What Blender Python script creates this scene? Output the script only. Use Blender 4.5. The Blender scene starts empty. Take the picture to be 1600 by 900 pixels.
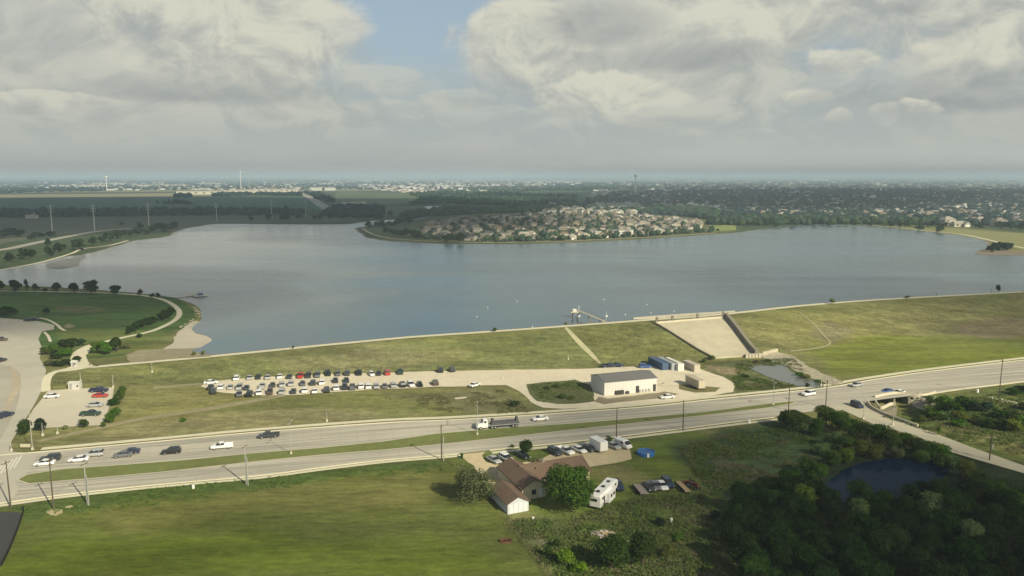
import bpy, bmesh, math, random
import numpy as np
from mathutils import Vector, Matrix

random.seed(7)
rng = np.random.default_rng(11)
SC = bpy.context.scene
COL = SC.collection

# ------------------------------------------------------------------ camera
H = 70.0
FPX = 1200.0
PIT = math.atan(173 / 1200)
SP, CP = math.sin(PIT), math.cos(PIT)
cam = bpy.data.cameras.new('camera')
cam.lens = 27.0
cam.sensor_width = 36.0
cam.clip_start = 1.0
cam.clip_end = 120000
camo = bpy.data.objects.new('camera', cam)
COL.objects.link(camo)
camo.location = (0, 0, H)
camo.rotation_euler = (math.pi / 2 - PIT, 0, 0)
SC.camera = camo

# ------------------------------------------------------------------ render / exposure
SC.view_settings.view_transform = 'Standard'
SC.view_settings.look = 'None'
SC.view_settings.exposure = 0.34
SC.view_settings.gamma = 1.0
SC.cycles.use_denoising = True
SC.cycles.max_bounces = 5
SC.cycles.diffuse_bounces = 2
SC.cycles.glossy_bounces = 3
SC.cycles.transmission_bounces = 3
SC.cycles.transparent_max_bounces = 8
SC.cycles.volume_bounces = 0
SC.cycles.sample_clamp_indirect = 4.0

# ------------------------------------------------------------------ sun
SUN_EL = math.radians(32)
SUN_H = Vector((0.648, -0.762)).normalized()
sunv = Vector((SUN_H.x * math.cos(SUN_EL), SUN_H.y * math.cos(SUN_EL), math.sin(SUN_EL)))
sl = bpy.data.lights.new('sun', 'SUN')
sl.energy = 5.0
sl.angle = math.radians(0.6)
sl.color = (1.0, 0.91, 0.70)
so = bpy.data.objects.new('sun', sl)
COL.objects.link(so)
so.rotation_euler = sunv.to_track_quat('Z', 'Y').to_euler()
so.location = (300, -300, 500)

# ------------------------------------------------------------------ world: Nishita sky under procedural cloud cover
world = bpy.data.worlds.new('World')
SC.world = world
world.use_nodes = True
wn = world.node_tree.nodes
wl = world.node_tree.links
wn.clear()


class NT:
    """tiny node-graph helper"""
    def __init__(s, tree):
        s.n, s.l = tree.nodes, tree.links

    def val(s, sock, v):
        if isinstance(v, bpy.types.NodeSocket):
            s.l.new(v, sock)
        else:
            sock.default_value = v

    def m(s, op, a, b=0.0, c=0.0, clamp=False):
        n = s.n.new('ShaderNodeMath')
        n.operation = op
        n.use_clamp = clamp
        s.val(n.inputs[0], a)
        s.val(n.inputs[1], b)
        s.val(n.inputs[2], c)
        return n.outputs[0]

    def smooth(s, x, a, b, lo=0.0, hi=1.0):
        n = s.n.new('ShaderNodeMapRange')
        n.interpolation_type = 'SMOOTHSTEP'
        s.val(n.inputs[0], x)
        n.inputs[1].default_value = a
        n.inputs[2].default_value = b
        n.inputs[3].default_value = lo
        n.inputs[4].default_value = hi
        return n.outputs[0]

    def comb(s, x, y, z):
        n = s.n.new('ShaderNodeCombineXYZ')
        for i, v in enumerate((x, y, z)):
            s.val(n.inputs[i], v)
        return n.outputs[0]

    def noise(s, vec, scale, detail=4, rough=0.5, dist=0.0):
        n = s.n.new('ShaderNodeTexNoise')
        s.l.new(vec, n.inputs['Vector'])
        n.inputs['Scale'].default_value = scale
        n.inputs['Detail'].default_value = detail
        n.inputs['Roughness'].default_value = rough
        n.inputs['Distortion'].default_value = dist
        return n.outputs[0]

    def mix(s, f, a, b, mode='MIX'):
        n = s.n.new('ShaderNodeMix')
        n.data_type = 'RGBA'
        n.blend_type = mode
        s.val(n.inputs[0], f)
        for k, v in ((6, a), (7, b)):
            if isinstance(v, bpy.types.NodeSocket):
                s.l.new(v, n.inputs[k])
            else:
                n.inputs[k].default_value = (*v, 1)
        return n.outputs[2]

    def hsv(s, col, h=0.5, sa=1.0, v=1.0):
        n = s.n.new('ShaderNodeHueSaturation')
        s.l.new(col, n.inputs['Color'])
        s.val(n.inputs['Hue'], h)
        s.val(n.inputs['Saturation'], sa)
        s.val(n.inputs['Value'], v)
        return n.outputs[0]


W = NT(world.node_tree)
tc = wn.new('ShaderNodeTexCoord')
sep = wn.new('ShaderNodeSeparateXYZ')
wl.new(tc.outputs['Generated'], sep.inputs[0])
dx, dy, dz = sep.outputs
sky = wn.new('ShaderNodeTexSky')
sky.sky_type = 'NISHITA'
sky.sun_disc = False
sky.sun_elevation = SUN_EL
sky.sun_rotation = math.atan2(sunv.x, sunv.y)
sky.air_density = 1.2
sky.dust_density = 2.5
sky.ozone_density = 1.5
az = W.m('ARCTAN2', dx, dy)
el = W.m('ARCSINE', dz)
# cloud coordinates: azimuth, and elevation compressed towards the horizon
elc = W.m('POWER', W.m('MAXIMUM', el, 0.0), 0.62)
cv = W.comb(W.m('MULTIPLY', az, 1.0), W.m('MULTIPLY', elc, 1.05), 0.35)
warp = W.noise(cv, 5.0, 3, 0.5)
wv = W.comb(W.m('ADD', az, W.m('MULTIPLY', W.m('SUBTRACT', warp, 0.5), 0.16)),
            W.m('ADD', W.m('MULTIPLY', elc, 1.05), W.m('MULTIPLY', W.m('SUBTRACT', warp, 0.5), 0.10)), 0.35)


def blob(a0, e0, ra, re, amp):
    """a soft lump of cloud (or a gap, amp < 0) round azimuth a0 and elevation e0 (degrees)"""
    u = W.m('DIVIDE', W.m('SUBTRACT', az, math.radians(a0)), math.radians(ra))
    v = W.m('DIVIDE', W.m('SUBTRACT', el, math.radians(e0)), math.radians(re))
    d = W.m('ADD', W.m('MULTIPLY', u, u), W.m('MULTIPLY', v, v))
    return W.m('MULTIPLY', W.m('EXPONENT', W.m('MULTIPLY', d, -1.0)), amp)


def total(items):
    t = items[0]
    for i in items[1:]:
        t = W.m('ADD', t, i)
    return t


n1 = W.noise(wv, 3.6, 9, 0.58, 0.25)
nb = W.noise(wv, 11.0, 8, 0.62, 0.5)
nm = W.noise(wv, 6.5, 5, 0.55, 0.8)
ov = wn.new('ShaderNodeVectorMath')
ov.operation = 'ADD'
wl.new(wv, ov.inputs[0])
ov.inputs[1].default_value = (0.010, 0.022, 0.0)
nb2 = W.noise(ov.outputs[0], 11.0, 8, 0.62, 0.5)
shd = W.m('SUBTRACT', nb, nb2)
bank = W.smooth(el, math.radians(0.3), math.radians(5.6), 1.0, 0.0)
HZC = (3.05, 3.18, 2.98)
# open sky behind, veiled by thin high cloud except in a few gaps
gaps = total([blob(-6.6, 12.0, 6.2, 5.2, 1.5), blob(-30.0, 13.0, 3.6, 1.6, 0.8), blob(7.5, 13.4, 3.0, 1.2, 0.8),
              blob(21.5, 8.2, 2.2, 1.6, 0.55), blob(24.5, 6.2, 2.6, 1.0, 0.6)])
n0 = W.smooth(n1, 0.34, 0.60)
veil = W.m('SUBTRACT', W.m('ADD', 0.62, W.m('MULTIPLY', n0, 0.45)), gaps, clamp=True)
blue = W.mix(0.75, sky.outputs[0], (2.15, 2.68, 3.15))
vcol = W.mix(W.smooth(W.m('ADD', n1, W.m('MULTIPLY', shd, 1.2)), 0.36, 0.64), (2.62, 2.80, 2.66), (3.25, 3.32, 2.95))
cur = W.mix(veil, blue, vcol)
# higher up the cover opens to deep blue sky with scattered cloud
zen = W.mix(W.smooth(n1, 0.50, 0.66), W.mix(0.7, sky.outputs[0], (0.95, 1.45, 2.3)), (3.3, 3.3, 3.0))
cur = W.mix(W.smooth(el, math.radians(15), math.radians(28)), cur, zen)


CR, CG, GR, DK = (4.45, 4.34, 3.62), (3.75, 3.78, 3.3), (2.62, 2.77, 2.64), (2.10, 2.25, 2.25)


def cumulus(cur, px, py, rx, ry, hi, lo, k=0.85, alpha=0.95, tilt=0.35):
    """one heap of cloud in the direction surveyed at photo position (px, py), drawn over what is behind it"""
    a0 = math.degrees(math.atan((px - 800) / FPX))
    e0 = math.degrees(math.atan((277 - py) / FPX * math.cos(math.radians(a0))))
    ra, re = rx / FPX * 57.3, ry / FPX * 57.3
    u = W.m('DIVIDE', W.m('SUBTRACT', az, math.radians(a0)), math.radians(ra))
    v_ = W.m('DIVIDE', W.m('SUBTRACT', el, math.radians(e0)), math.radians(re))
    # flat-ish base, heaped top
    vb = W.m('MULTIPLY', W.m('MINIMUM', v_, 0.0), 1.25)
    vt = W.m('MAXIMUM', v_, 0.0)
    d = W.m('ADD', W.m('MULTIPLY', u, u), W.m('ADD', W.m('MULTIPLY', vb, vb), W.m('MULTIPLY', vt, vt)))
    f = W.m('ADD', W.m('SUBTRACT', 1.0, d), W.m('ADD', W.m('MULTIPLY', W.m('SUBTRACT', nm, 0.5), 4.6 * k), W.m('MULTIPLY', W.m('SUBTRACT', nb, 0.5), 1.9 * k)))
    top = W.smooth(v_, -0.6, 0.5)
    m0 = W.m('ADD', W.m('MULTIPLY', W.smooth(f, -0.12, 0.30), top), W.m('MULTIPLY', W.smooth(f, -0.1, 1.0), W.m('SUBTRACT', 1.0, top)))
    s_ = W.m('ADD', W.m('ADD', 0.55, W.m('MULTIPLY', v_, tilt)), W.m('ADD', W.m('MULTIPLY', shd, 2.6), W.m('MULTIPLY', W.m('SUBTRACT', n1, 0.5), 1.1)))
    s_ = W.m('ADD', s_, W.m('MULTIPLY', u, 0.06), clamp=True)
    c = W.mix(W.smooth(s_, 0.0, 1.0), lo, hi)
    if hi == GR:
        m0 = W.smooth(f, -0.6, 1.0)
    return W.mix(W.m('MULTIPLY', m0, alpha), cur, c)


for c_ in [(60, 95, 190, 95, CG, GR, .8, .8), (1250, 160, 420, 60, CG, GR, .8, .7), (700, 190, 500, 30, CG, GR, .8, .5), (300, 185, 330, 25, CG, GR, .8, .55),
           (1040, 60, 230, 90, CG, GR, .6, .9), (1300, 40, 330, 85, CR, GR, .8, .95), (370, 62, 195, 108, CR, GR, .6, .97), (1550, 60, 150, 90, CR, GR, .8, .9),
           (815, 95, 108, 88, CR, GR, .42, .97), (935, 158, 150, 38, CR, GR, .8, .92), (722, 162, 70, 20, CG, GR, .9, .6),
           (935, 52, 95, 34, GR, DK, 1.1, .75), (1075, 98, 95, 26, GR, DK, 1.1, .85), (1480, 152, 180, 30, GR, DK, 1.1, .85), (330, 152, 150, 17, GR, DK, 1.0, .6), (1400, 22, 26, 16, GR, DK, .9, .7),
           (600, 135, 70, 24, CG, GR, 1.0, .55), (500, 165, 40, 16, CG, GR, .8, .5), (110, 165, 70, 14, CR, GR, .8, .6), (1470, 95, 70, 42, CR, GR, .8, .8), (1290, 105, 58, 28, CR, GR, .8, .9),
           (1245, 158, 48, 19, CR, GR, .7, .9), (1300, 186, 24, 17, CR, GR, .7, .85), (1385, 178, 50, 20, CR, GR, .8, .9), (1120, 210, 80, 9, CG, GR, .8, .6), (60, 192, 60, 9, CG, GR, .8, .5)]:
    cur = cumulus(cur, *c_)
skyc = W.mix(W.m('MULTIPLY', bank, 0.93), cur, HZC)
bg = wn.new('ShaderNodeBackground')
bg.inputs['Strength'].default_value = 0.12
wl.new(skyc, bg.inputs['Color'])
wo = wn.new('ShaderNodeOutputWorld')
wl.new(bg.outputs[0], wo.inputs[0])
world.cycles.sampling_method = 'MANUAL'
world.cycles.sample_map_resolution = 512


# ------------------------------------------------------------------ geometry of the place: height field
def ray(px, py):
    u = (px - 800) / FPX
    v = (450 - py) / FPX
    return u, CP + v * SP, -SP + v * CP


def P(px, py, z=0.0):
    """world point at height z seen at photo position (px, py): used only to survey the place from the photograph"""
    u, dyy, dzz = ray(px, py)
    t = (z - H) / dzz
    return Vector((u * t, dyy * t, z))


def smooth01(t):
    t = np.clip(t, 0, 1)
    return t * t * (3 - 2 * t)


WATER_Z = 3.0
crest_px = [(130, 575, 3.3), (230, 566, 4.0), (340, 556, 5.0), (500, 540, 6.3), (640, 527, 7.2), (770, 518, 8.0), (880, 510, 8.6),
            (1000, 501, 9.2), (1120, 492, 9.7), (1250, 478, 10), (1350, 470, 10), (1450, 464, 10), (1600, 456, 10)]
crest = [P(*c) for c in crest_px]
crest.append(crest[-1] + (crest[-1] - crest[-3]).normalized() * 900)
crest_w = [9, 13, 17, 22, 25, 30, 33, 38, 42, 46, 48, 50, 52, 52]
cres = np.array([[c.x, c.y, c.z] for c in crest])


def crest_dist(x, y):
    """distance to the dam crest (positive on the land side), crest height and slope width there"""
    best = np.full(x.shape, 1e9)
    zc = np.zeros(x.shape)
    wc = np.zeros(x.shape)
    sg = np.zeros(x.shape)
    for i in range(len(cres) - 1):
        a, b = cres[i, :2], cres[i + 1, :2]
        ab = b - a
        L2 = (ab ** 2).sum()
        t = np.clip(((x - a[0]) * ab[0] + (y - a[1]) * ab[1]) / L2, 0, 1)
        dx_, dy_ = x - a[0] - t * ab[0], y - a[1] - t * ab[1]
        d = np.hypot(dx_, dy_)
        cr = ab[0] * (y - a[1]) - ab[1] * (x - a[0])
        m = d < best
        best = np.where(m, d, best)
        zc = np.where(m, cres[i, 2] + t * (cres[i + 1, 2] - cres[i, 2]), zc)
        wc = np.where(m, crest_w[i] + t * (crest_w[i + 1] - crest_w[i]), wc)
        sg = np.where(m, np.where(cr < 0, 1.0, -1.0), sg)
    return best * sg, zc, wc


def pv(px, py, z=0.0):
    q = P(px, py, z)
    return np.array([q.x, q.y])


CH = [pv(1398, 622), pv(1428, 642)]          # creek channel under the road bridge
BR = [pv(1405, 628)]
POND = pv(1382, 742)
HOL = [(x, y) for x, y in [tuple(pv(1230, 580)), tuple(pv(1185, 575))]]


def hz(x, y):
    x = np.asarray(x, float)
    y = np.asarray(y, float)
    x, y = np.broadcast_arrays(x, y)
    d, zc, wc = crest_dist(x, y)
    base = 3.0 * smooth01((y - 222) / 40) * smooth01((-108 - x) / 42)
    t = np.clip((d - 2.6) / (wc - 2.6), 0, 1)
    prof = zc * (1 - (t * 0.55 + 0.45 * smooth01(t)))
    down = np.maximum(base, prof)
    up = np.maximum(3.0, zc - np.maximum(-d - 2.6, 0) / 2.6)
    z = np.where(d > 0, down, up)
    # left of the dam's end everything is the gentle rise to the park
    leftend = (x < cres[0, 0] + 2)
    z = np.where(leftend, np.where(d > 0, np.maximum(base, np.minimum(prof, 3.3)), 3.0), z)
    # creek channel
    a, b = CH
    ab = b - a
    tt = np.clip(((x - a[0]) * ab[0] + (y - a[1]) * ab[1]) / (ab ** 2).sum(), 0, 1)
    dc = np.hypot(x - a[0] - tt * ab[0], y - a[1] - tt * ab[1])
    z = z - 3.2 * smooth01((11 - dc) / 8)
    # gentle far relief
    far = smooth01((y - 4500) / 5000)
    z = z + 66 * smooth01((y - 11000) / 16000)
    z = z + far * (9 + 9 * np.sin(x * 0.00055 + 1.0) * np.sin(y * 0.00037) + 5 * np.sin(x * 0.0017 + y * 0.0011))
    return z


def G(px, py, off=0.0):
    """ground point under photo position (px, py)"""
    u, dyy, dzz = ray(px, py)
    if dzz > -0.0012:
        dzz = -0.0012
    t = np.geomspace(90, 60000, 5000)
    zz = H + dzz * t
    h = hz(u * t, dyy * t)
    k = int(np.argmax(zz <= h))
    if k == 0:
        k = len(t) - 1
    a, b = t[k - 1], t[k]
    for _ in range(22):
        m = (a + b) / 2
        if H + dzz * m > float(hz(u * m, dyy * m)):
            a = m
        else:
            b = m
    return Vector((u * b, dyy * b, H + dzz * b + off))


def zat(x, y):
    return float(hz(x, y))


# ------------------------------------------------------------------ materials
def new_mat(name):
    m = bpy.data.materials.new(name)
    m.use_nodes = True
    m.node_tree.nodes.clear()
    return m, NT(m.node_tree)


def finish(m, N, shader, bump=None):
    o = N.n.new('ShaderNodeOutputMaterial')
    N.l.new(shader, o.inputs[0])
    return m


def principled(N, col, rough=0.8, metal=0.0, spec=0.5, normal=None, coat=0.0):
    b = N.n.new('ShaderNodeBsdfPrincipled')
    if isinstance(col, bpy.types.NodeSocket):
        N.l.new(col, b.inputs['Base Color'])
    else:
        b.inputs['Base Color'].default_value = (*col, 1)
    N.val(b.inputs['Roughness'], rough)
    b.inputs['Metallic'].default_value = metal
    b.inputs['Specular IOR Level'].default_value = spec
    b.inputs['Coat Weight'].default_value = coat
    if normal is not None:
        N.l.new(normal, b.inputs['Normal'])
    return b.outputs[0]


def bumpn(N, h, strength, dist):
    b = N.n.new('ShaderNodeBump')
    b.inputs['Strength'].default_value = strength
    b.inputs['Distance'].default_value = dist
    N.l.new(h, b.inputs['Height'])
    return b.outputs[0]


MATS = {}


def mat(name, col, rough=0.85, var=0.16, scale=0.6, metal=0.0, spec=0.3, bump=0.0, bscale=2.0, coat=0.0, hue=0.012):
    """noisy weathered surface in world coordinates"""
    if name in MATS:
        return MATS[name]
    m, N = new_mat(name)
    g = N.n.new('ShaderNodeNewGeometry').outputs['Position']
    a = N.noise(g, scale, 5, 0.6)
    b = N.noise(g, scale * 0.12, 3, 0.5)
    t = N.m('ADD', N.m('MULTIPLY', a, 0.6), N.m('MULTIPLY', b, 0.4))
    v = N.m('ADD', 1 - var * 2 * 0.5, N.m('MULTIPLY', N.smooth(t, 0.3, 0.7), var * 2 * 0.5 * 2 - var))
    rgb = N.n.new('ShaderNodeRGB')
    rgb.outputs[0].default_value = (*col, 1)
    c = N.hsv(rgb.outputs[0], N.m('ADD', 0.5 - hue, N.m('MULTIPLY', b, hue * 2)), 1.0, v)
    nrm = bumpn(N, N.noise(g, bscale, 4, 0.6), bump, 0.3) if bump else None
    finish(m, N, principled(N, c, rough, metal, spec, nrm, coat))
    MATS[name] = m
    return m


def leaf_mat(name, dark, light, trans=0.25):
    if name in MATS:
        return MATS[name]
    m, N = new_mat(name)
    g = N.n.new('ShaderNodeNewGeometry').outputs['Position']
    oi = N.n.new('ShaderNodeObjectInfo').outputs['Random']
    a = N.noise(g, 0.9, 3, 0.6)
    b = N.noise(g, 4.0, 2, 0.5)
    f = N.smooth(N.m('ADD', N.m('MULTIPLY', a, 0.65), N.m('MULTIPLY', b, 0.35)), 0.32, 0.68)
    c = N.mix(f, dark, light)
    c = N.hsv(c, N.m('ADD', 0.475, N.m('MULTIPLY', oi, 0.05)), N.m('ADD', 0.85, N.m('MULTIPLY', oi, 0.2)), N.m('ADD', 0.75, N.m('MULTIPLY', oi, 0.5)))
    d = N.n.new('ShaderNodeBsdfDiffuse')
    N.l.new(c, d.inputs[0])
    tr = N.n.new('ShaderNodeBsdfTranslucent')
    N.l.new(c, tr.inputs[0])
    mx = N.n.new('ShaderNodeMixShader')
    mx.inputs[0].default_value = trans
    N.l.new(d.outputs[0], mx.inputs[1])
    N.l.new(tr.outputs[0], mx.inputs[2])
    finish(m, N, mx.outputs[0])
    MATS[name] = m
    return m


LEAF_DARK = leaf_mat('leaf_dark', (0.014, 0.032, 0.007), (0.046, 0.080, 0.014))
LEAF_MID = leaf_mat('leaf_mid', (0.035, 0.075, 0.012), (0.10, 0.16, 0.022))
LEAF_YEL = leaf_mat('leaf_yellow', (0.06, 0.10, 0.012), (0.15, 0.195, 0.022))
LEAF_SCRUB = leaf_mat('leaf_scrub', (0.045, 0.075, 0.018), (0.13, 0.165, 0.045))
LEAF_PALE = leaf_mat('leaf_pale', (0.06, 0.095, 0.032), (0.17, 0.225, 0.08))
LEAF_BLUE = leaf_mat('leaf_blue', (0.012, 0.030, 0.020), (0.034, 0.062, 0.032))
LEAF_WOOD = leaf_mat('leaf_wood', (0.008, 0.021, 0.005), (0.032, 0.060, 0.010))
LEAF_FAR = leaf_mat('leaf_far', (0.014, 0.034, 0.018), (0.04, 0.066, 0.026))
LEAF_DRY = leaf_mat('leaf_dry', (0.10, 0.115, 0.04), (0.21, 0.21, 0.09))
BARK = mat('bark', (0.10, 0.075, 0.05), 0.95, 0.3, 2.0)

CONC = mat('concrete_light', (0.55, 0.50, 0.38), 0.9, 0.14, 0.25)
WALK = mat('sidewalk_concrete', (0.62, 0.58, 0.42), 0.9, 0.12, 0.4)
GRAVEL = mat('gravel_pale', (0.64, 0.58, 0.43), 0.95, 0.16, 0.35, bump=0.3, bscale=3)
SPILL = mat('spillway_concrete', (0.47, 0.43, 0.31), 0.9, 0.24, 0.22)
DARKCONC = mat('concrete_dark', (0.22, 0.20, 0.16), 0.9, 0.2, 0.4)
ASPH = mat('asphalt_dark', (0.055, 0.055, 0.055), 0.9, 0.2, 0.4)
FARROAD = mat('far_road', (0.34, 0.32, 0.26), 0.9, 0.1, 0.02)
STONE = mat('riprap_stone', (0.42, 0.38, 0.28), 0.95, 0.4, 0.7, bump=0.6, bscale=1.2)
SAND = mat('beach_sand', (0.46, 0.42, 0.32), 0.95, 0.15, 0.15)
MUD = mat('shore_mud', (0.22, 0.18, 0.13), 0.9, 0.25, 0.15)
KERB = mat('kerb_concrete', (0.60, 0.56, 0.42), 0.9, 0.1, 0.5)
WHITE = mat('white_paint', (0.70, 0.69, 0.64), 0.55, 0.06, 0.8)
CREAM = mat('cream_siding', (0.62, 0.54, 0.38), 0.7, 0.08, 0.8)
METALW = mat('pale_metal_wall', (0.62, 0.60, 0.55), 0.55, 0.07, 0.6)
ROOFB = mat('brown_shingle', (0.155, 0.105, 0.075), 0.95, 0.25, 2.2, bump=0.3, bscale=5)
ROOFG = mat('grey_metal_roof', (0.17, 0.17, 0.165), 0.6, 0.1, 0.5, metal=0.2)
BLACK = mat('black_rubber', (0.018, 0.018, 0.018), 0.8, 0.1)
DKMET = mat('dark_metal', (0.05, 0.05, 0.05), 0.6, 0.1, metal=0.3)
GALV = mat('galvanised_steel', (0.45, 0.45, 0.42), 0.5, 0.1, metal=0.4)
WOODP = mat('pole_wood', (0.105, 0.085, 0.06), 0.95, 0.2, 1.0)
GLASS = mat('window_glass', (0.02, 0.025, 0.03), 0.12, 0.0, spec=0.8)
LAMPW = mat('lamp_lens', (0.75, 0.75, 0.7), 0.2, 0.0)
LAMPR = mat('lamp_red', (0.35, 0.02, 0.015), 0.3, 0.0)
RUST = mat('rust', (0.16, 0.055, 0.03), 0.9, 0.4, 2.0)
WOOD = mat('weathered_wood', (0.40, 0.30, 0.17), 0.9, 0.2, 2.0)
BLUEP = mat('blue_vinyl', (0.03, 0.14, 0.42), 0.5, 0.1)
NAVY = mat('navy_container', (0.07, 0.11, 0.19), 0.6, 0.1)
MGRASS = mat('median_grass', (0.165, 0.19, 0.055), 1.0, 0.3, 0.5, bump=0.3)

# ground sheet: colour attribute x noise
GROUND, N = new_mat('ground_cover')
pos = N.n.new('ShaderNodeNewGeometry').outputs['Position']
at = N.n.new('ShaderNodeAttribute')
at.attribute_name = 'Col'
at2 = N.n.new('ShaderNodeAttribute')
at2.attribute_name = 'Rough'
rgh = at2.outputs['Fac']
st = N.n.new('ShaderNodeMapping')
N.l.new(pos, st.inputs[0])
st.inputs['Rotation'].default_value = (0, 0, math.radians(-18))
st.inputs['Scale'].default_value = (0.25, 1.0, 1.0)
f1 = N.noise(pos, 1.1, 6, 0.68)
f2 = N.noise(st.outputs[0], 0.10, 5, 0.62, 0.4)
f3 = N.noise(pos, 0.016, 4, 0.55)
f4 = N.noise(pos, 0.32, 5, 0.7)
v = N.m('ADD', 0.70, N.m('MULTIPLY', N.smooth(f2, 0.30, 0.70), 0.52))
f5 = N.noise(st.outputs[0], 0.75, 4, 0.65)
v = N.m('MULTIPLY', v, N.m('ADD', 0.80, N.m('MULTIPLY', N.smooth(f5, 0.3, 0.7), 0.36)))
v = N.m('MULTIPLY', v, N.m('ADD', 0.90, N.m('MULTIPLY', f3, 0.24)))
ruf = N.m('MULTIPLY', N.m('SUBTRACT', N.smooth(N.m('ADD', N.m('MULTIPLY', f1, 0.5), N.m('MULTIPLY', f4, 0.5)), 0.36, 0.66), 0.5), N.m('ADD', 0.24, N.m('MULTIPLY', rgh, 0.62)))
v = N.m('MULTIPLY', v, N.m('ADD', 1.0, ruf))
gc = N.hsv(at.outputs['Color'], N.m('ADD', 0.485, N.m('MULTIPLY', N.noise(pos, 0.045, 4, 0.6), 0.03)), N.m('ADD', 0.82, N.m('MULTIPLY', f3, 0.36)), v)
hb = N.m('MULTIPLY', N.m('ADD', f1, N.m('MULTIPLY', f4, 1.2)), N.m('ADD', 0.25, rgh))
finish(GROUND, N, principled(N, gc, 1.0, 0, 0.1, bumpn(N, hb, 0.5, 0.9)))

# lake water
WATER, N = new_mat('lake_water')
pos = N.n.new('ShaderNodeNewGeometry').outputs['Position']
w1 = N.noise(pos, 0.55, 4, 0.65)
w2 = N.noise(pos, 0.05, 3, 0.5)
mp = N.n.new('ShaderNodeMapping')
N.l.new(pos, mp.inputs[0])
mp.inputs['Scale'].default_value = (0.35, 1.0, 1)
mp.inputs['Rotation'].default_value = (0, 0, math.radians(8))
w3 = N.noise(mp.outputs[0], 0.0075, 5, 0.6, 0.8)
wc_ = N.mix(N.smooth(w3, 0.36, 0.64), (0.048, 0.108, 0.148), (0.115, 0.150, 0.155))
rr = N.m('ADD', 0.10, N.m('MULTIPLY', N.smooth(w3, 0.35, 0.65), 0.16))
mp2 = N.n.new('ShaderNodeMapping')
N.l.new(pos, mp2.inputs[0])
mp2.inputs['Scale'].default_value = (0.12, 1.0, 1)
mp2.inputs['Rotation'].default_value = (0, 0, math.radians(-6))
w4 = N.noise(mp2.outputs[0], 0.022, 5, 0.6, 0.6)
wc_ = N.mix(N.smooth(w4, 0.38, 0.60, 0.45, 0.0), wc_, (0.025, 0.062, 0.080))
rr = N.m('ADD', rr, N.smooth(w4, 0.4, 0.62, 0.0, 0.07))
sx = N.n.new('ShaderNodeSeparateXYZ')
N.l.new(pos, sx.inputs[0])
sheen = N.m('ADD', N.m('MULTIPLY', sx.outputs[0], -0.004), N.m('MULTIPLY', N.m('SUBTRACT', w3, 0.5), 1.4))  # bright cloud reflection put into the water colour, paler towards the left
wc_ = N.mix(N.smooth(sheen, 0.25, 1.3, 0.0, 0.9), wc_, (0.27, 0.28, 0.275))
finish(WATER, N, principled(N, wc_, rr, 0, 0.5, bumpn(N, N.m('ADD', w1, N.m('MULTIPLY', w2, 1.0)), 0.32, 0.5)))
PONDW, N = new_mat('pond_water')
pos = N.n.new('ShaderNodeNewGeometry').outputs['Position']
finish(PONDW, N, principled(N, (0.003, 0.013, 0.034), 0.04, 0, 0.03, bumpn(N, N.noise(pos, 1.5, 3, 0.6), 0.06, 0.2)))
POOLW, N = new_mat('creek_water')
pos = N.n.new('ShaderNodeNewGeometry').outputs['Position']
finish(POOLW, N, principled(N, (0.13, 0.14, 0.12), 0.18, 0, 0.5, bumpn(N, N.noise(pos, 1.2, 3, 0.6), 0.15, 0.3)))

# road concrete with joints, lane wear and stains
ROAD, N = new_mat('road_concrete')
pos = N.n.new('ShaderNodeNewGeometry').outputs['Position']
mp = N.n.new('ShaderNodeMapping')
N.l.new(pos, mp.inputs[0])
mp.inputs['Rotation'].default_value = (0, 0, math.radians(-14.5))
sp = N.n.new('ShaderNodeSeparateXYZ')
N.l.new(mp.outputs[0], sp.inputs[0])
str_ = N.noise(N.comb(N.m('MULTIPLY', sp.outputs[0], 0.02), sp.outputs[1], 0.0), 0.9, 3, 0.5)
fr = N.m('FRACT', N.m('DIVIDE', sp.outputs[0], 4.8))
jt = N.m('LESS_THAN', fr, 0.03)
rc = N.mix(N.smooth(str_, 0.38, 0.62), (0.30, 0.285, 0.235), (0.46, 0.43, 0.345))
rc = N.mix(N.m('MULTIPLY', N.smooth(N.noise(pos, 0.12, 5, 0.65), 0.45, 0.75), 0.35), rc, (0.30, 0.28, 0.22))
rc = N.mix(N.m('MULTIPLY', jt, 0.25), rc, (0.2, 0.19, 0.15))
finish(ROAD, N, principled(N, rc, 0.85, 0, 0.3))


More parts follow.
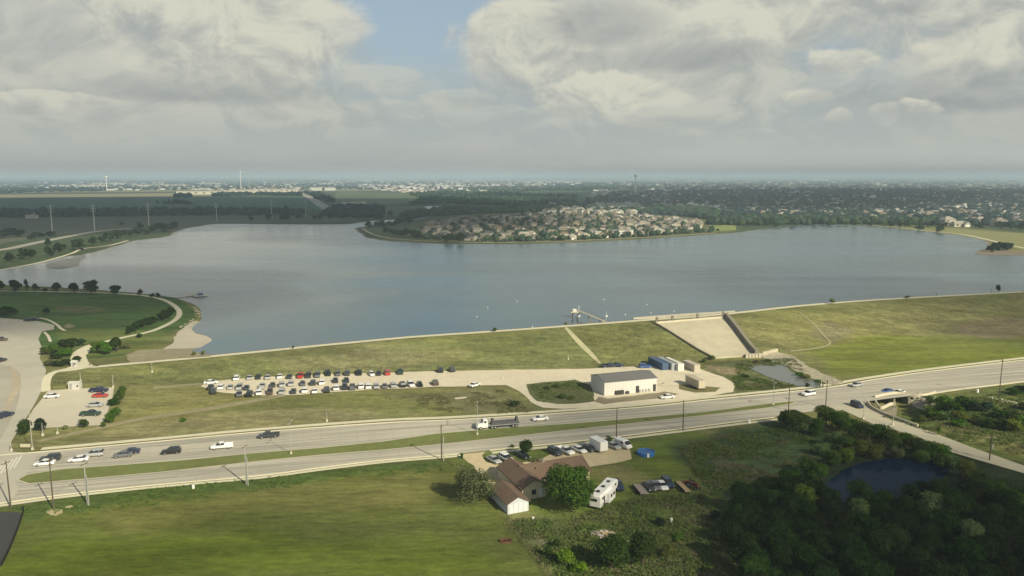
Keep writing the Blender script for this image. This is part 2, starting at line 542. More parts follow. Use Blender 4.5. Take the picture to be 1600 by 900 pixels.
# ------------------------------------------------------------------ mesh building
class MB:
    def __init__(s):
        s.v, s.f, s.mi, s.mats = [], [], [], []

    def mid(s, m):
        if m not in s.mats:
            s.mats.append(m)
        return s.mats.index(m)

    def poly(s, pts, m=None):
        k = len(s.v)
        s.v += [tuple(p) for p in pts]
        s.f.append(tuple(range(k, k + len(pts))))
        s.mi.append(s.mid(m) if m else 0)

    def add(s, vs, fs, m=None):
        k = len(s.v)
        s.v += [tuple(p) for p in vs]
        i = s.mid(m) if m else 0
        for f in fs:
            s.f.append(tuple(a + k for a in f))
            s.mi.append(i)

    def box(s, c, d, rz=0.0, m=None, taper=1.0):
        hx, hy, hh = d[0] / 2, d[1] / 2, d[2] / 2
        cr, sr = math.cos(rz), math.sin(rz)
        vs = []
        for z, k in ((-hh, 1.0), (hh, taper)):
            for x, y in ((-hx, -hy), (hx, -hy), (hx, hy), (-hx, hy)):
                x, y = x * k, y * k
                vs.append((c[0] + x * cr - y * sr, c[1] + x * sr + y * cr, c[2] + z))
        s.add(vs, [(3, 2, 1, 0), (4, 5, 6, 7), (0, 1, 5, 4), (1, 2, 6, 5), (2, 3, 7, 6), (3, 0, 4, 7)], m)

    def frustum(s, b, z0, t, z1, m=None):
        """b, t = (x0, x1, y half)"""
        vs = [(b[0], -b[2], z0), (b[1], -b[2], z0), (b[1], b[2], z0), (b[0], b[2], z0),
              (t[0], -t[2], z1), (t[1], -t[2], z1), (t[1], t[2], z1), (t[0], t[2], z1)]
        s.add(vs, [(3, 2, 1, 0), (4, 5, 6, 7), (0, 1, 5, 4), (1, 2, 6, 5), (2, 3, 7, 6), (3, 0, 4, 7)], m)

    def tube(s, a, b, r0, r1=None, n=7, m=None, caps=True):
        r1 = r0 if r1 is None else r1
        a, b = Vector(a), Vector(b)
        d = (b - a).normalized()
        q = d.to_track_quat('Z', 'Y')
        vs = []
        for p, r in ((a, r0), (b, r1)):
            for i in range(n):
                t = 2 * math.pi * i / n
                vs.append(p + q @ Vector((r * math.cos(t), r * math.sin(t), 0)))
        fs = [(i, (i + 1) % n, n + (i + 1) % n, n + i) for i in range(n)]
        if caps:
            fs += [tuple(range(n - 1, -1, -1)), tuple(range(n, 2 * n))]
        s.add(vs, fs, m)

    def loft(s, rings, m=None, caps=True):
        n = len(rings[0])
        vs = [p for r in rings for p in r]
        fs = []
        for k in range(len(rings) - 1):
            for i in range(n):
                j = (i + 1) % n
                fs.append((k * n + i, k * n + j, (k + 1) * n + j, (k + 1) * n + i))
        if caps:
            fs += [tuple(range(n - 1, -1, -1)), tuple((len(rings) - 1) * n + i for i in range(n))]
        s.add(vs, fs, m)

    def mesh(s, name, m=None):
        me = bpy.data.meshes.new(name)
        me.from_pydata(s.v, [], s.f)
        ms = s.mats or ([m] if m else [])
        for q in ms:
            me.materials.append(q)
        if len(ms) > 1:
            me.polygons.foreach_set('material_index', s.mi)
        me.update()
        return me

    def build(s, name, m=None, parent=None, smooth=False):
        me = s.mesh(name, m)
        if smooth:
            me.polygons.foreach_set('use_smooth', [True] * len(me.polygons))
        o = bpy.data.objects.new(name, me)
        COL.objects.link(o)
        if parent:
            o.parent = parent
        return o


def tag(o, label=None, cat=None, group=None, kind=None):
    if label:
        o['label'] = label
    if cat:
        o['category'] = cat
    if group:
        o['group'] = group
    if kind:
        o['kind'] = kind
    return o


def empty(name, loc=(0, 0, 0), rz=0.0):
    o = bpy.data.objects.new(name, None)
    o.empty_display_size = 0.5
    COL.objects.link(o)
    o.location = loc
    o.rotation_euler = (0, 0, rz)
    return o


def kids(o):
    return KIDS.get(o.name, [])


KIDS = {}


def reg(root):
    """remember the children of a prototype so that copies need no search of the whole scene"""
    KIDS[root.name] = [c for c in COL.objects if c.parent == root]
    for c in KIDS[root.name]:
        KIDS[c.name] = [d for d in COL.objects if d.parent == c]
    return root


def copy_tree(o, parent=None, paint=None, paint_parts=('body',)):
    c = o.copy()
    COL.objects.link(c)
    if parent is not None:
        c.parent = parent
    for ch in kids(o):
        copy_tree(ch, c, paint, paint_parts)
    if paint is not None and o.type == 'MESH' and o.name.split('.')[0] in paint_parts:
        c.material_slots[0].link = 'OBJECT'
        c.material_slots[0].material = paint
    return c


def struct(o):
    o['kind'] = 'structure'
    return o


ORD = ['first', 'second', 'third', 'fourth', 'fifth', 'sixth', 'seventh', 'eighth', 'ninth', 'tenth', 'eleventh', 'twelfth', 'thirteenth',
       'fourteenth', 'fifteenth', 'sixteenth', 'seventeenth', 'eighteenth', 'nineteenth', 'twentieth']


def nth(i):
    """0 -> first"""
    if i < 20:
        return ORD[i]
    tens = {2: 'twenty', 3: 'thirty', 4: 'forty', 5: 'fifty', 6: 'sixty'}
    t, u = divmod(i + 1, 10)
    return tens[t] + ('-' + ORD[u - 1] if u else 'th') if u else tens[t][:-1] + 'ieth'


# ------------------------------------------------------------------ sheets draped on the ground
def clean_poly(pts, jit=0.0, step=4.0):
    """optionally subdivide and roughen an outline"""
    if not jit:
        return [Vector((p[0], p[1])) for p in pts]
    out = []
    n = len(pts)
    for i in range(n):
        a, b = Vector((pts[i][0], pts[i][1])), Vector((pts[(i + 1) % n][0], pts[(i + 1) % n][1]))
        k = max(1, int((b - a).length / step))
        for j in range(k):
            q = a.lerp(b, j / k)
            out.append(q + Vector((random.uniform(-1, 1), random.uniform(-1, 1))) * jit)
    return out


def curve(pts, closed=False, n=6):
    """Catmull-Rom through points"""
    P_ = [Vector((p[0], p[1])) for p in pts]
    out = []
    m = len(P_)
    rngi = range(m) if closed else range(m - 1)
    for i in rngi:
        p0 = P_[(i - 1) % m] if closed or i > 0 else P_[0]
        p1, p2 = P_[i], P_[(i + 1) % m]
        p3 = P_[(i + 2) % m] if closed or i < m - 2 else P_[-1]
        for j in range(n):
            t = j / n
            out.append(0.5 * ((2 * p1) + (p2 - p0) * t + (2 * p0 - 5 * p1 + 4 * p2 - p3) * t * t + (3 * p1 - p0 - 3 * p2 + p3) * t ** 3))
    if not closed:
        out.append(P_[-1])
    return out


def drape(name, pts, off, m, cell=3.0, zfun=None):
    """polygon sheet following the ground, off metres above it"""
    bm = bmesh.new()
    vs = [bm.verts.new((p[0], p[1], 0)) for p in pts]
    f = bm.faces.new(vs)
    f.normal_update()
    if f.normal.z < 0:
        f.normal_flip()
    bmesh.ops.triangulate(bm, faces=bm.faces[:])
    if cell:
        xs = [p[0] for p in pts]
        ys = [p[1] for p in pts]
        for lo, hi, no, ax in ((min(xs), max(xs), (1, 0, 0), 0), (min(ys), max(ys), (0, 1, 0), 1)):
            c = math.ceil(lo / cell) * cell
            while c < hi:
                co = [0, 0, 0]
                co[ax] = c
                bmesh.ops.bisect_plane(bm, geom=bm.verts[:] + bm.edges[:] + bm.faces[:], plane_co=co, plane_no=no)
                c += cell
    co = np.array([v_.co[:2] for v_ in bm.verts])
    zz = hz(co[:, 0], co[:, 1]) if zfun is None else np.array([zfun(a, b) for a, b in co])
    for v_, z in zip(bm.verts, zz):
        v_.co.z = z + off
    me = bpy.data.meshes.new(name)
    bm.to_mesh(me)
    bm.free()
    me.materials.append(m)
    o = bpy.data.objects.new(name, me)
    COL.objects.link(o)
    return o


def offset_line(line, d):
    out = []
    for i, p in enumerate(line):
        a = line[max(0, i - 1)]
        b = line[min(len(line) - 1, i + 1)]
        t = (b - a)
        t = Vector((t.x, t.y)).normalized()
        out.append(Vector((p.x, p.y)) + Vector((-t.y, t.x)) * d)
    return out


def ribbon(name, pts, width, off, m, step=2.5, height=0.0, smoothn=6, zfun=None):
    """strip of given width along a line; with height it is a raised kerb"""
    line = curve(pts, n=smoothn) if smoothn else [Vector((p[0], p[1])) for p in pts]
    res = [line[0]]
    for p in line[1:]:
        k = max(1, int((p - res[-1]).length / step))
        a = res[-1].copy()
        for j in range(k):
            res.append(a.lerp(p, (j + 1) / k))
    w = width if callable(width) else (lambda t: width)
    L, R = [], []
    n = len(res)
    for i, p in enumerate(res):
        a, b = res[max(0, i - 1)], res[min(n - 1, i + 1)]
        t = (b - a).normalized()
        q = Vector((-t.y, t.x)) * w(i / (n - 1)) / 2
        L.append(p + q)
        R.append(p - q)
    A = np.array([[p.x, p.y] for p in L + R])
    zz = hz(A[:, 0], A[:, 1]) if zfun is None else np.array([zfun(a, b) for a, b in A])
    zz = zz + off
    mb = MB()
    vs = [(A[i, 0], A[i, 1], zz[i] + height) for i in range(2 * n)]
    fs = [(n + i, n + i + 1, i + 1, i) for i in range(n - 1)]
    if height:
        vs += [(A[i, 0], A[i, 1], zz[i] - 0.1) for i in range(2 * n)]
        fs += [(i, i + 1, 2 * n + i + 1, 2 * n + i) for i in range(n - 1)]
        fs += [(n + i + 1, n + i, 3 * n + i, 3 * n + i + 1) for i in range(n - 1)]
        fs += [(0, 2 * n, 3 * n, n), (n - 1, 2 * n - 1, 4 * n - 1, 3 * n - 1)]
    mb.add(vs, fs, m)
    return mb.build(name)


def GL(lst):
    return [G(a, b) for a, b in lst]


# ------------------------------------------------------------------ ground
def inside_sd(X, Y, poly):
    """signed distance to polygon, positive inside"""
    n = len(poly)
    best = np.full(X.shape, 1e12)
    ins = np.zeros(X.shape, bool)
    for i in range(n):
        ax, ay = poly[i][0], poly[i][1]
        bx, by = poly[(i + 1) % n][0], poly[(i + 1) % n][1]
        ex, ey = bx - ax, by - ay
        L2 = ex * ex + ey * ey + 1e-9
        t = np.clip(((X - ax) * ex + (Y - ay) * ey) / L2, 0, 1)
        d2 = (X - ax - t * ex) ** 2 + (Y - ay - t * ey) ** 2
        best = np.minimum(best, d2)
        c = ((ay > Y) != (by > Y)) & (X < ex * (Y - ay) / (ey if abs(ey) > 1e-9 else 1e-9) + ax)
        ins ^= c
    d = np.sqrt(best)
    return np.where(ins, d, -d)


def geo(a, b, n):
    return list(np.geomspace(a, b, n))


step = 1.5
xin = np.arange(-420, 460, step)
xs = np.concatenate([-np.array(geo(60000, 421.5, 46)), xin, np.array(geo(461, 60000, 46))])
yin = np.arange(70, 470, step)
ys = np.concatenate([-np.array(geo(3000, 10, 8)), [20, 45], yin, np.array(geo(471, 62000, 90))])
X, Y = np.meshgrid(xs, ys)
Z = hz(X, Y)
nx, ny = len(xs), len(ys)
colr = np.zeros(X.shape + (3,))
rough = np.zeros(X.shape)
colr[:] = (0.16, 0.165, 0.062)
rough[:] = 0.35
farm = Y > 480
colr[farm] = (0.060, 0.085, 0.042)


def fb(x, y, s, seed=0):
    """cheap value noise"""
    xi, yi = np.floor(x / s), np.floor(y / s)
    fx, fy = x / s - xi, y / s - yi
    fx, fy = fx * fx * (3 - 2 * fx), fy * fy * (3 - 2 * fy)

    def h(a, b):
        return np.modf(np.abs(np.sin(a * 127.1 + b * 311.7 + seed * 17.3) * 43758.5453))[0]
    return (h(xi, yi) * (1 - fx) + h(xi + 1, yi) * fx) * (1 - fy) + (h(xi, yi + 1) * (1 - fx) + h(xi + 1, yi + 1) * fx) * fy


NZ = fb(X, Y, 9, 1) * 0.5 + fb(X, Y, 4, 2) * 0.3 + fb(X, Y, 21, 3) * 0.4


def zone(pxs, col, soft=3.0, ro=None, wob=4.0, amt=1.0):
    poly = [(q.x, q.y) for q in GL(pxs)]
    x0, x1 = min(p[0] for p in poly) - 20, max(p[0] for p in poly) + 20
    y0, y1 = min(p[1] for p in poly) - 20, max(p[1] for p in poly) + 20
    ix = (xs > x0) & (xs < x1)
    iy = (ys > y0) & (ys < y1)
    sl_ = np.ix_(iy, ix)
    sd = inside_sd(X[sl_], Y[sl_], poly) + (NZ[sl_] - 0.6) * wob * 2
    k = smooth01(sd / soft + 0.5) * amt
    colr[sl_] = colr[sl_] * (1 - k[..., None]) + np.array(col) * k[..., None]
    if ro is not None:
        rough[sl_] = rough[sl_] * (1 - k) + ro * k


# foreground lawn field (greener), with olive bands
zone([(-150, 812), (20, 792), (100, 778), (250, 760), (400, 747), (680, 716), (760, 722), (790, 800), (860, 905), (880, 990), (-300, 990)], (0.106, 0.122, 0.029), 2, 0.14, 1)
zone([(150, 800), (400, 768), (620, 740), (700, 745), (640, 790), (420, 800), (200, 830)], (0.165, 0.160, 0.055), 8, 0.15, 6, 0.6)
zone([(60, 850), (420, 830), (760, 850), (850, 905), (-100, 905)], (0.090, 0.122, 0.013), 8, 0.10, 6, 0.85)
zone([(20, 790), (100, 777), (250, 760), (400, 747), (680, 716), (700, 726), (400, 762), (200, 782), (40, 815)], (0.075, 0.115, 0.030), 3, 0.6, 3, 0.8)
# house plot
zone([(700, 716), (780, 706), (980, 684), (1080, 672), (1150, 690), (1130, 760), (1050, 790), (900, 810), (820, 800), (760, 770)], (0.125, 0.16, 0.035), 3, 0.25, 3)
zone([(985, 695), (1050, 690), (1100, 720), (1060, 742), (1010, 736)], (0.12, 0.165, 0.025), 4, 0.05, 3, 0.8)
zone([(905, 735), (960, 725), (1000, 738), (1020, 756), (940, 752)], (0.24, 0.21, 0.10), 4, 0.2, 3, 0.6)
# scrub behind the house
zone([(795, 815), (900, 805), (1000, 775), (1120, 765), (1180, 800), (1180, 905), (1200, 990), (880, 990), (850, 900)], (0.092, 0.122, 0.030), 5, 0.95, 5)
zone([(800, 810), (850, 815), (880, 860), (850, 890)], (0.16, 0.15, 0.085), 5, 0.9, 5, 0.7)
zone([(1000, 860), (1100, 850), (1180, 880), (1200, 960), (980, 960)], (0.15, 0.14, 0.075), 6, 0.9, 5, 0.7)
zone([(1040, 700), (1120, 675), (1230, 655), (1320, 690), (1330, 760), (1180, 800), (1090, 760)], (0.060, 0.092, 0.036), 5, 0.9, 5)
zone([(1110, 720), (1180, 735), (1200, 760), (1140, 770), (1110, 745)], (0.15, 0.13, 0.10), 5, 0.8, 5, 0.6)
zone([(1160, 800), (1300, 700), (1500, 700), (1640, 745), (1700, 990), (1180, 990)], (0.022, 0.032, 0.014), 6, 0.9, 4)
# between road and dam
zone([(60, 700), (300, 665), (700, 640), (1060, 610), (1150, 560), (1000, 560), (700, 575), (330, 590), (190, 600), (150, 690)], (0.205, 0.200, 0.078), 4, 0.35, 4, 0.85)
zone([(200, 680), (420, 620), (800, 608), (830, 640), (700, 652), (300, 680)], (0.165, 0.18, 0.062), 5, 0.5, 6, 0.7)
zone([(60, 700), (170, 672), (300, 650), (560, 640), (700, 645), (300, 683), (80, 706)], (0.27, 0.245, 0.13), 5, 0.4, 7, 0.6)
zone([(600, 615), (790, 607), (830, 640), (720, 650)], (0.155, 0.145, 0.085), 6, 0.7, 6, 0.6)
zone([(820, 600), (905, 596), (940, 630), (860, 632)], (0.105, 0.13, 0.045), 2, 0.9, 2)
# dam face
zone([(150, 585), (340, 565), (700, 530), (1030, 505), (1100, 550), (950, 573), (700, 578), (200, 600)], (0.148, 0.162, 0.062), 4, 0.45, 2)
zone([(430, 560), (620, 540), (740, 545), (700, 572), (480, 580)], (0.205, 0.175, 0.105), 8, 0.6, 6, 0.35)
zone([(890, 515), (1010, 505), (1100, 552), (960, 570)], (0.150, 0.155, 0.055), 4, 0.7, 3)
zone([(1140, 500), (1600, 462), (1700, 500), (1600, 545), (1300, 552), (1220, 548)], (0.192, 0.188, 0.074), 6, 0.5, 6)
zone([(1260, 545), (1350, 528), (1450, 520), (1720, 530), (1700, 560), (1450, 575), (1380, 587), (1310, 588)], (0.165, 0.188, 0.040), 7, 0.15, 6)
zone([(1470, 515), (1530, 500), (1700, 495), (1700, 525), (1530, 527)], (0.20, 0.165, 0.10), 6, 0.3, 5, 0.8)
zone([(1290, 500), (1330, 515), (1300, 540), (1270, 520)], (0.16, 0.145, 0.095), 4, 0.5, 4, 0.6)
# creek surroundings
zone([(1100, 565), (1170, 562), (1300, 590), (1290, 608), (1200, 622), (1130, 616), (1100, 600)], (0.13, 0.145, 0.06), 3, 0.95, 3)
zone([(1100, 570), (1150, 575), (1165, 590), (1130, 585)], (0.26, 0.21, 0.13), 3, 0.8, 3, 0.8)
zone([(1360, 640), (1450, 620), (1700, 590), (1800, 700), (1610, 735), (1500, 695)], (0.110, 0.140, 0.036), 4, 0.8, 3)
zone([(1450, 675), (1560, 655), (1700, 670), (1700, 740), (1560, 705)], (0.165, 0.16, 0.06), 4, 0.7, 4, 0.8)
zone([(1500, 612), (1700, 600), (1700, 640), (1560, 640)], (0.12, 0.145, 0.045), 4, 0.4, 3, 0.7)
# park
zone([(-300, 445), (0, 452), (160, 456), (265, 462), (310, 487), (300, 505), (190, 555), (120, 565), (60, 545), (-300, 500)], (0.070, 0.125, 0.034), 3, 0.2, 3)
zone([(70, 512), (190, 515), (270, 520), (250, 545), (120, 560)], (0.14, 0.16, 0.045), 5, 0.3, 4, 0.7)
zone([(90, 478), (180, 480), (150, 490), (95, 488)], (0.16, 0.14, 0.07), 5, 0.3, 5, 0.6)
zone([(60, 610), (45, 655), (8, 712), (60, 705), (160, 672), (200, 600), (150, 590)], (0.19, 0.19, 0.075), 3, 0.5, 3, 0.9)

zone([(100, 506), (112, 504), (118, 510), (108, 515), (100, 511)], (0.36, 0.32, 0.20), 2, 0.3, 2, 0.9)
# beyond the lake
zone([(1380, 350), (1480, 355), (1700, 380), (1700, 402), (1560, 399), (1540, 380), (1490, 369), (1400, 360)], (0.23, 0.23, 0.085), 25, 0.3, 4)
zone([(600, 352), (760, 330), (1000, 335), (1140, 345), (1150, 366), (900, 383), (600, 377)], (0.12, 0.13, 0.055), 20, 0.4, 4)

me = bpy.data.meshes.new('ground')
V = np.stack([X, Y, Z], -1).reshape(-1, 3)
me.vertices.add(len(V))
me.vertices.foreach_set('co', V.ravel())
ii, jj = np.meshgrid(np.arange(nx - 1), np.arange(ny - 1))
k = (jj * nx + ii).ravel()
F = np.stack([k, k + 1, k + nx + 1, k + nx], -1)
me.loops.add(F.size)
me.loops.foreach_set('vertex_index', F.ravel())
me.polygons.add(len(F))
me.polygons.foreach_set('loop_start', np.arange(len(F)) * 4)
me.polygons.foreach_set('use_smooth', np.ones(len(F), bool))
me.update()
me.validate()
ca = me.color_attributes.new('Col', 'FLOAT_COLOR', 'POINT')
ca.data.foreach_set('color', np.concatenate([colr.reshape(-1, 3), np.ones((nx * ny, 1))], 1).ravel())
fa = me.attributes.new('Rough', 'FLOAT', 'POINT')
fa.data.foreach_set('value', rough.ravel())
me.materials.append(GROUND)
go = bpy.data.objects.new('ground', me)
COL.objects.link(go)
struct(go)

# ------------------------------------------------------------------ lake
lake_px = [(-260, 440), (-60, 424), (0, 421), (40, 416), (75, 409), (98, 402), (125, 399), (142, 396), (160, 391), (185, 384), (210, 377), (240, 373),
           (265, 369), (282, 360), (320, 352), (350, 350), (450, 350.5), (540, 350.5), (575, 346), (620, 343), (655, 341), (640, 344.5), (600, 348),
           (580, 352), (556, 357), (560, 363), (575, 372), (610, 377), (680, 381), (760, 382), (850, 381), (950, 377), (1050, 371), (1120, 366), (1150, 364),
           (1180, 360), (1220, 355), (1260, 352), (1300, 351), (1350, 353), (1400, 357), (1440, 361), (1490, 367), (1530, 374), (1546, 380), (1540, 388),
           (1527, 394), (1535, 398), (1600, 399), (1800, 402)]
lk = curve([P(a, b, WATER_Z) for a, b in lake_px], n=4)
lk = [q + Vector((random.uniform(-1, 1), random.uniform(-1, 1))) * min(2.5, q.length * 0.0022) for q in lk]
# near side: just inside the crest, then the park's shore
near = [crest[13]] + [crest[i] for i in range(12, 1, -1)]
near = [Vector((c.x, c.y)) + Vector((-0.35, 0.95)) * 3.4 for c in near]
park_px = [(343, 556), (322, 553), (300, 549), (318, 541), (332, 532), (326, 526), (306, 521), (300, 512), (312, 503), (315, 492), (309, 480), (290, 471),
           (262, 464), (215, 458.5), (160, 454), (100, 450), (50, 447.5), (0, 446), (-300, 445)]
pk = curve([P(a, b, WATER_Z) for a, b in park_px], n=4)
pk = [q + Vector((random.uniform(-1, 1), random.uniform(-1, 1))) * 0.35 for q in pk]
lakepoly = lk + near + pk
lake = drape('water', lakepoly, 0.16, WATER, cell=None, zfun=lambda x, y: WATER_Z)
struct(lake)
# muddy bank along the far shore and the park's sandy beach
bank_l = lk[:4 * 47]
mbk = ribbon('far_shore_path', bank_l[10:], lambda t: 5.0, 0.09, MUD, step=30, smoothn=0)
struct(mbk)
struct(drape('beach', clean_poly(GL([(250, 549), (256, 545), (272, 536), (270, 529), (280, 518), (292, 509), (300, 502), (314, 502), (318, 515), (326, 522), (345, 532), (335, 540), (320, 546), (270, 549)]), 0.4, 3), 0.07, SAND, 3))
struct(drape('shore_mud', clean_poly(GL([(196, 556), (215, 548), (245, 546), (320, 544), (345, 552), (330, 557), (260, 562), (205, 567)]), 0.4, 3), 0.11, mat('tan_earth', (0.30, 0.27, 0.17), 0.95, 0.3, 0.3, bump=0.5), 3))
struct(drape('sandbar', clean_poly(curve([P(a, b, WATER_Z) for a, b in [(74, 412), (95, 407), (120, 402), (135, 400), (126, 408), (122, 415), (100, 420), (76, 419)]], True), 0.6, 6), 0.24, mat('wet_sand', (0.20, 0.20, 0.18), 0.7, 0.3, 0.08), None, zfun=lambda x, y: WATER_Z))
struct(drape('spit_shore', clean_poly(curve([P(a, b, WATER_Z) for a, b in [(1523, 397), (1535, 392), (1550, 390), (1575, 392), (1700, 394), (1700, 401), (1600, 399.5), (1545, 399)]], True), 0.5, 6), 0.25, MUD, None, zfun=lambda x, y: WATER_Z))

# ------------------------------------------------------------------ roads
# main road: one concrete surface with a raised grass median
north = [(-200, 735), (0, 712), (60, 707), (250, 690), (400, 676), (600, 661), (700, 657), (850, 648), (1000, 637), (1100, 626), (1220, 614), (1300, 605), (1350, 596), (1450, 581), (1600, 563), (1800, 541)]
south = [(1800, 571), (1600, 596), (1500, 608), (1450, 615), (1360, 629), (1300, 638), (1210, 652), (1120, 663), (1000, 678), (880, 692), (800, 700), (700, 711), (600, 719), (500, 731), (400, 744), (250, 757), (100, 773), (20, 784), (-200, 812)]
struct(drape('main_road', GL(north + south), 0.06, ROAD, None, zfun=lambda x, y: 0.0))
# arterial street going away on the left, with its wide junction
art = [(-300, 800), (-300, 470), (0, 497), (60, 502), (85, 508), (84, 515), (66, 518), (60, 530), (66, 545), (62, 560), (72, 578), (70, 600), (48, 642), (30, 670), (18, 690), (14, 706), (60, 709), (44, 738), (24, 752), (30, 764), (16, 786)]
struct(drape('side_street', GL(art), 0.10, mat('street_concrete', (0.46, 0.435, 0.35), 0.85, 0.16, 0.12), 4))
struct(ribbon('worn_street_lane', [tuple(G(a, b))[:2] for a, b in [(-60, 560), (5, 580), (12, 610), (0, 650), (-30, 700)]], 7, 0.125, mat('worn_lane', (0.39, 0.37, 0.30), 0.85, 0.2, 0.1)))
struct(ribbon('street_island', [tuple(G(a, b))[:2] for a, b in [(14, 572), (25, 590), (26, 605), (18, 622), (8, 645)]], lambda t: 0.8 + 1.6 * math.sin(math.pi * t), 0.11, mat('tan_paver', (0.42, 0.36, 0.26), 0.9, 0.2, 0.5), height=0.06))
# creek road going down to the right
left_e = [(1270, 640), (1319, 642), (1369, 665), (1431, 681), (1487, 707), (1597, 739), (1760, 785)]
right_e = [(1760, 762), (1600, 728), (1515, 698), (1434, 667), (1385, 648), (1352, 628)]
struct(drape('creek_road', GL(left_e + right_e), 0.075, mat('pale_road', (0.45, 0.42, 0.31), 0.85, 0.15, 0.3), None, zfun=lambda x, y: 0.0))
# kerbs and sidewalks
GP = lambda l: [tuple(G(a, b))[:2] for a, b in l]


def shifted(l, d):
    return [tuple(p) for p in offset_line(curve(GP(l), n=3), d)]


struct(ribbon('kerb_strip', shifted(north[1:], 0.1), 0.35, 0.06, KERB, height=0.13, smoothn=0, zfun=lambda x, y: 0.0))
struct(ribbon('sidewalk', shifted(north[2:], 2.6), 2.1, 0.085, WALK, smoothn=0, zfun=lambda x, y: 0.0))
sd_pts = [(1210, 652), (1120, 663), (1000, 678), (880, 692), (800, 700), (765, 704)]
struct(ribbon('kerb_strip', shifted(sd_pts, 0.1), 0.35, 0.06, KERB, height=0.13, smoothn=0))
struct(ribbon('sidewalk', shifted(sd_pts, 2.0), 1.5, 0.085, WALK, smoothn=0))
sd2 = [(715, 709), (700, 711), (600, 719), (500, 731), (400, 744), (250, 757), (100, 773), (20, 784), (-100, 800)]
struct(ribbon('kerb_strip', shifted(sd2, 0.1), 0.35, 0.06, KERB, height=0.13, smoothn=0))
struct(ribbon('sidewalk', shifted(sd2, 1.5), 1.3, 0.085, WALK, smoothn=0))
sd3 = [(1800, 571), (1600, 596), (1500, 608), (1460, 614)]
struct(ribbon('kerb_strip', shifted(sd3, 0.2), 0.9, 0.06, KERB, height=0.13, smoothn=0))
median = [(26, 751), (42, 742), (100, 733), (200, 726), (300, 718), (400, 708), (500, 700), (600, 690), (680, 678), (800, 668), (900, 661.5), (1000, 653), (1100, 644), (1200, 631), (1236, 627.5), (1245, 628.5),
          (1236, 632), (1200, 638), (1100, 650), (1000, 661), (900, 672), (800, 683), (700, 694), (600, 704), (500, 712), (400, 722), (250, 739), (150, 748), (45, 757)]
mp_ = GP(median)
struct(drape('median_kerb', mp_, 0.14, KERB, None))
inner = []
cx_ = [Vector(p) for p in mp_]
for i, p in enumerate(cx_):
    a, b = cx_[i - 1], cx_[(i + 1) % len(cx_)]
    t = (b - a).normalized()
    nrm_ = Vector((t.y, -t.x))
    inner.append(p + nrm_ * 0.32)
struct(drape('median_grass', inner, 0.17, MGRASS, None))


# lane markings: short worn dashes along each carriageway
def dashes(name, la, lb, frac, m, n_each=1.0, w=0.14, gap=12.0, dash=3.0, off=0.072):
    A, B = [Vector(p) for p in curve(GP(la), n=6)], [Vector(p) for p in curve(GP(lb), n=6)]
    L_ = []
    for i in range(80):
        t = i / 79
        L_.append(A[int(t * (len(A) - 1))].lerp(B[int(t * (len(B) - 1))], frac))
    mb = MB()
    acc = 0
    for i in range(len(L_) - 1):
        a, b = L_[i], L_[i + 1]
        seg = (b - a).length
        if seg < 0.01:
            continue
        t = (b - a) / seg
        s_ = (gap - acc % gap) % gap
        while s_ < seg:
            p, q = a + t * s_, a + t * min(s_ + dash, seg)
            nn = Vector((-t.y, t.x)) * w / 2
            mb.poly([(p.x - nn.x, p.y - nn.y, off), (q.x - nn.x, q.y - nn.y, off), (q.x + nn.x, q.y + nn.y, off), (p.x + nn.x, p.y + nn.y, off)])
            s_ += gap
        acc += seg
    return struct(mb.build(name, m))


MARK = mat('worn_marking', (0.66, 0.64, 0.54), 0.8, 0.15, 1.0)
dashes('road_marking', [(100, 704), (400, 677), (700, 658), (1000, 638), (1220, 616)], [(100, 733), (400, 708), (700, 676), (1000, 653), (1220, 629)], 0.5, MARK)
dashes('road_marking', [(100, 755), (400, 722), (700, 694), (1000, 661), (1220, 637)], [(100, 772), (400, 743), (700, 710), (1000, 677), (1220, 650)], 0.5, MARK)
dashes('road_marking', [(1260, 611), (1400, 590), (1600, 564)], [(1260, 645), (1400, 622), (1600, 595)], 0.35, MARK)
dashes('road_marking', [(1260, 611), (1400, 590), (1600, 564)], [(1260, 645), (1400, 622), (1600, 595)], 0.68, MARK)
# turn bay markings at the junction
mbm = MB()
for k_ in range(5):
    a, b = G(34 - k_ * 7, 712 + k_ * 3), G(22 - k_ * 7, 732 + k_ * 3)
    d = (b - a).normalized()
    n_ = Vector((-d.y, d.x, 0)) * 0.22
    for q in (0,):
        mbm.poly([Vector((*(a - n_).xy, a.z + 0.15)), Vector((*(b - n_).xy, b.z + 0.15)), Vector((*(b + n_).xy, b.z + 0.15)), Vector((*(a + n_).xy, a.z + 0.15))])
struct(mbm.build('crosswalk_marking', MARK))

# car park on the left
struct(drape('parking_lot', GL([(75, 611), (178, 606), (176, 620), (160, 665), (52, 670), (35, 668), (52, 640)]), 0.14, mat('lot_concrete', (0.52, 0.48, 0.37), 0.85, 0.1, 0.2), 3))
mb = MB()
for k_ in range(5):
    a, b = G(146 - k_ * 2.2, 613 + k_ * 10, 0.16), G(172 - k_ * 3, 612 + k_ * 10, 0.16)
    mb.poly([a + Vector((0, -.07, 0)), b + Vector((0, -.07, 0)), b + Vector((0, .07, 0)), a + Vector((0, .07, 0))])
struct(mb.build('parking_marking', MARK))
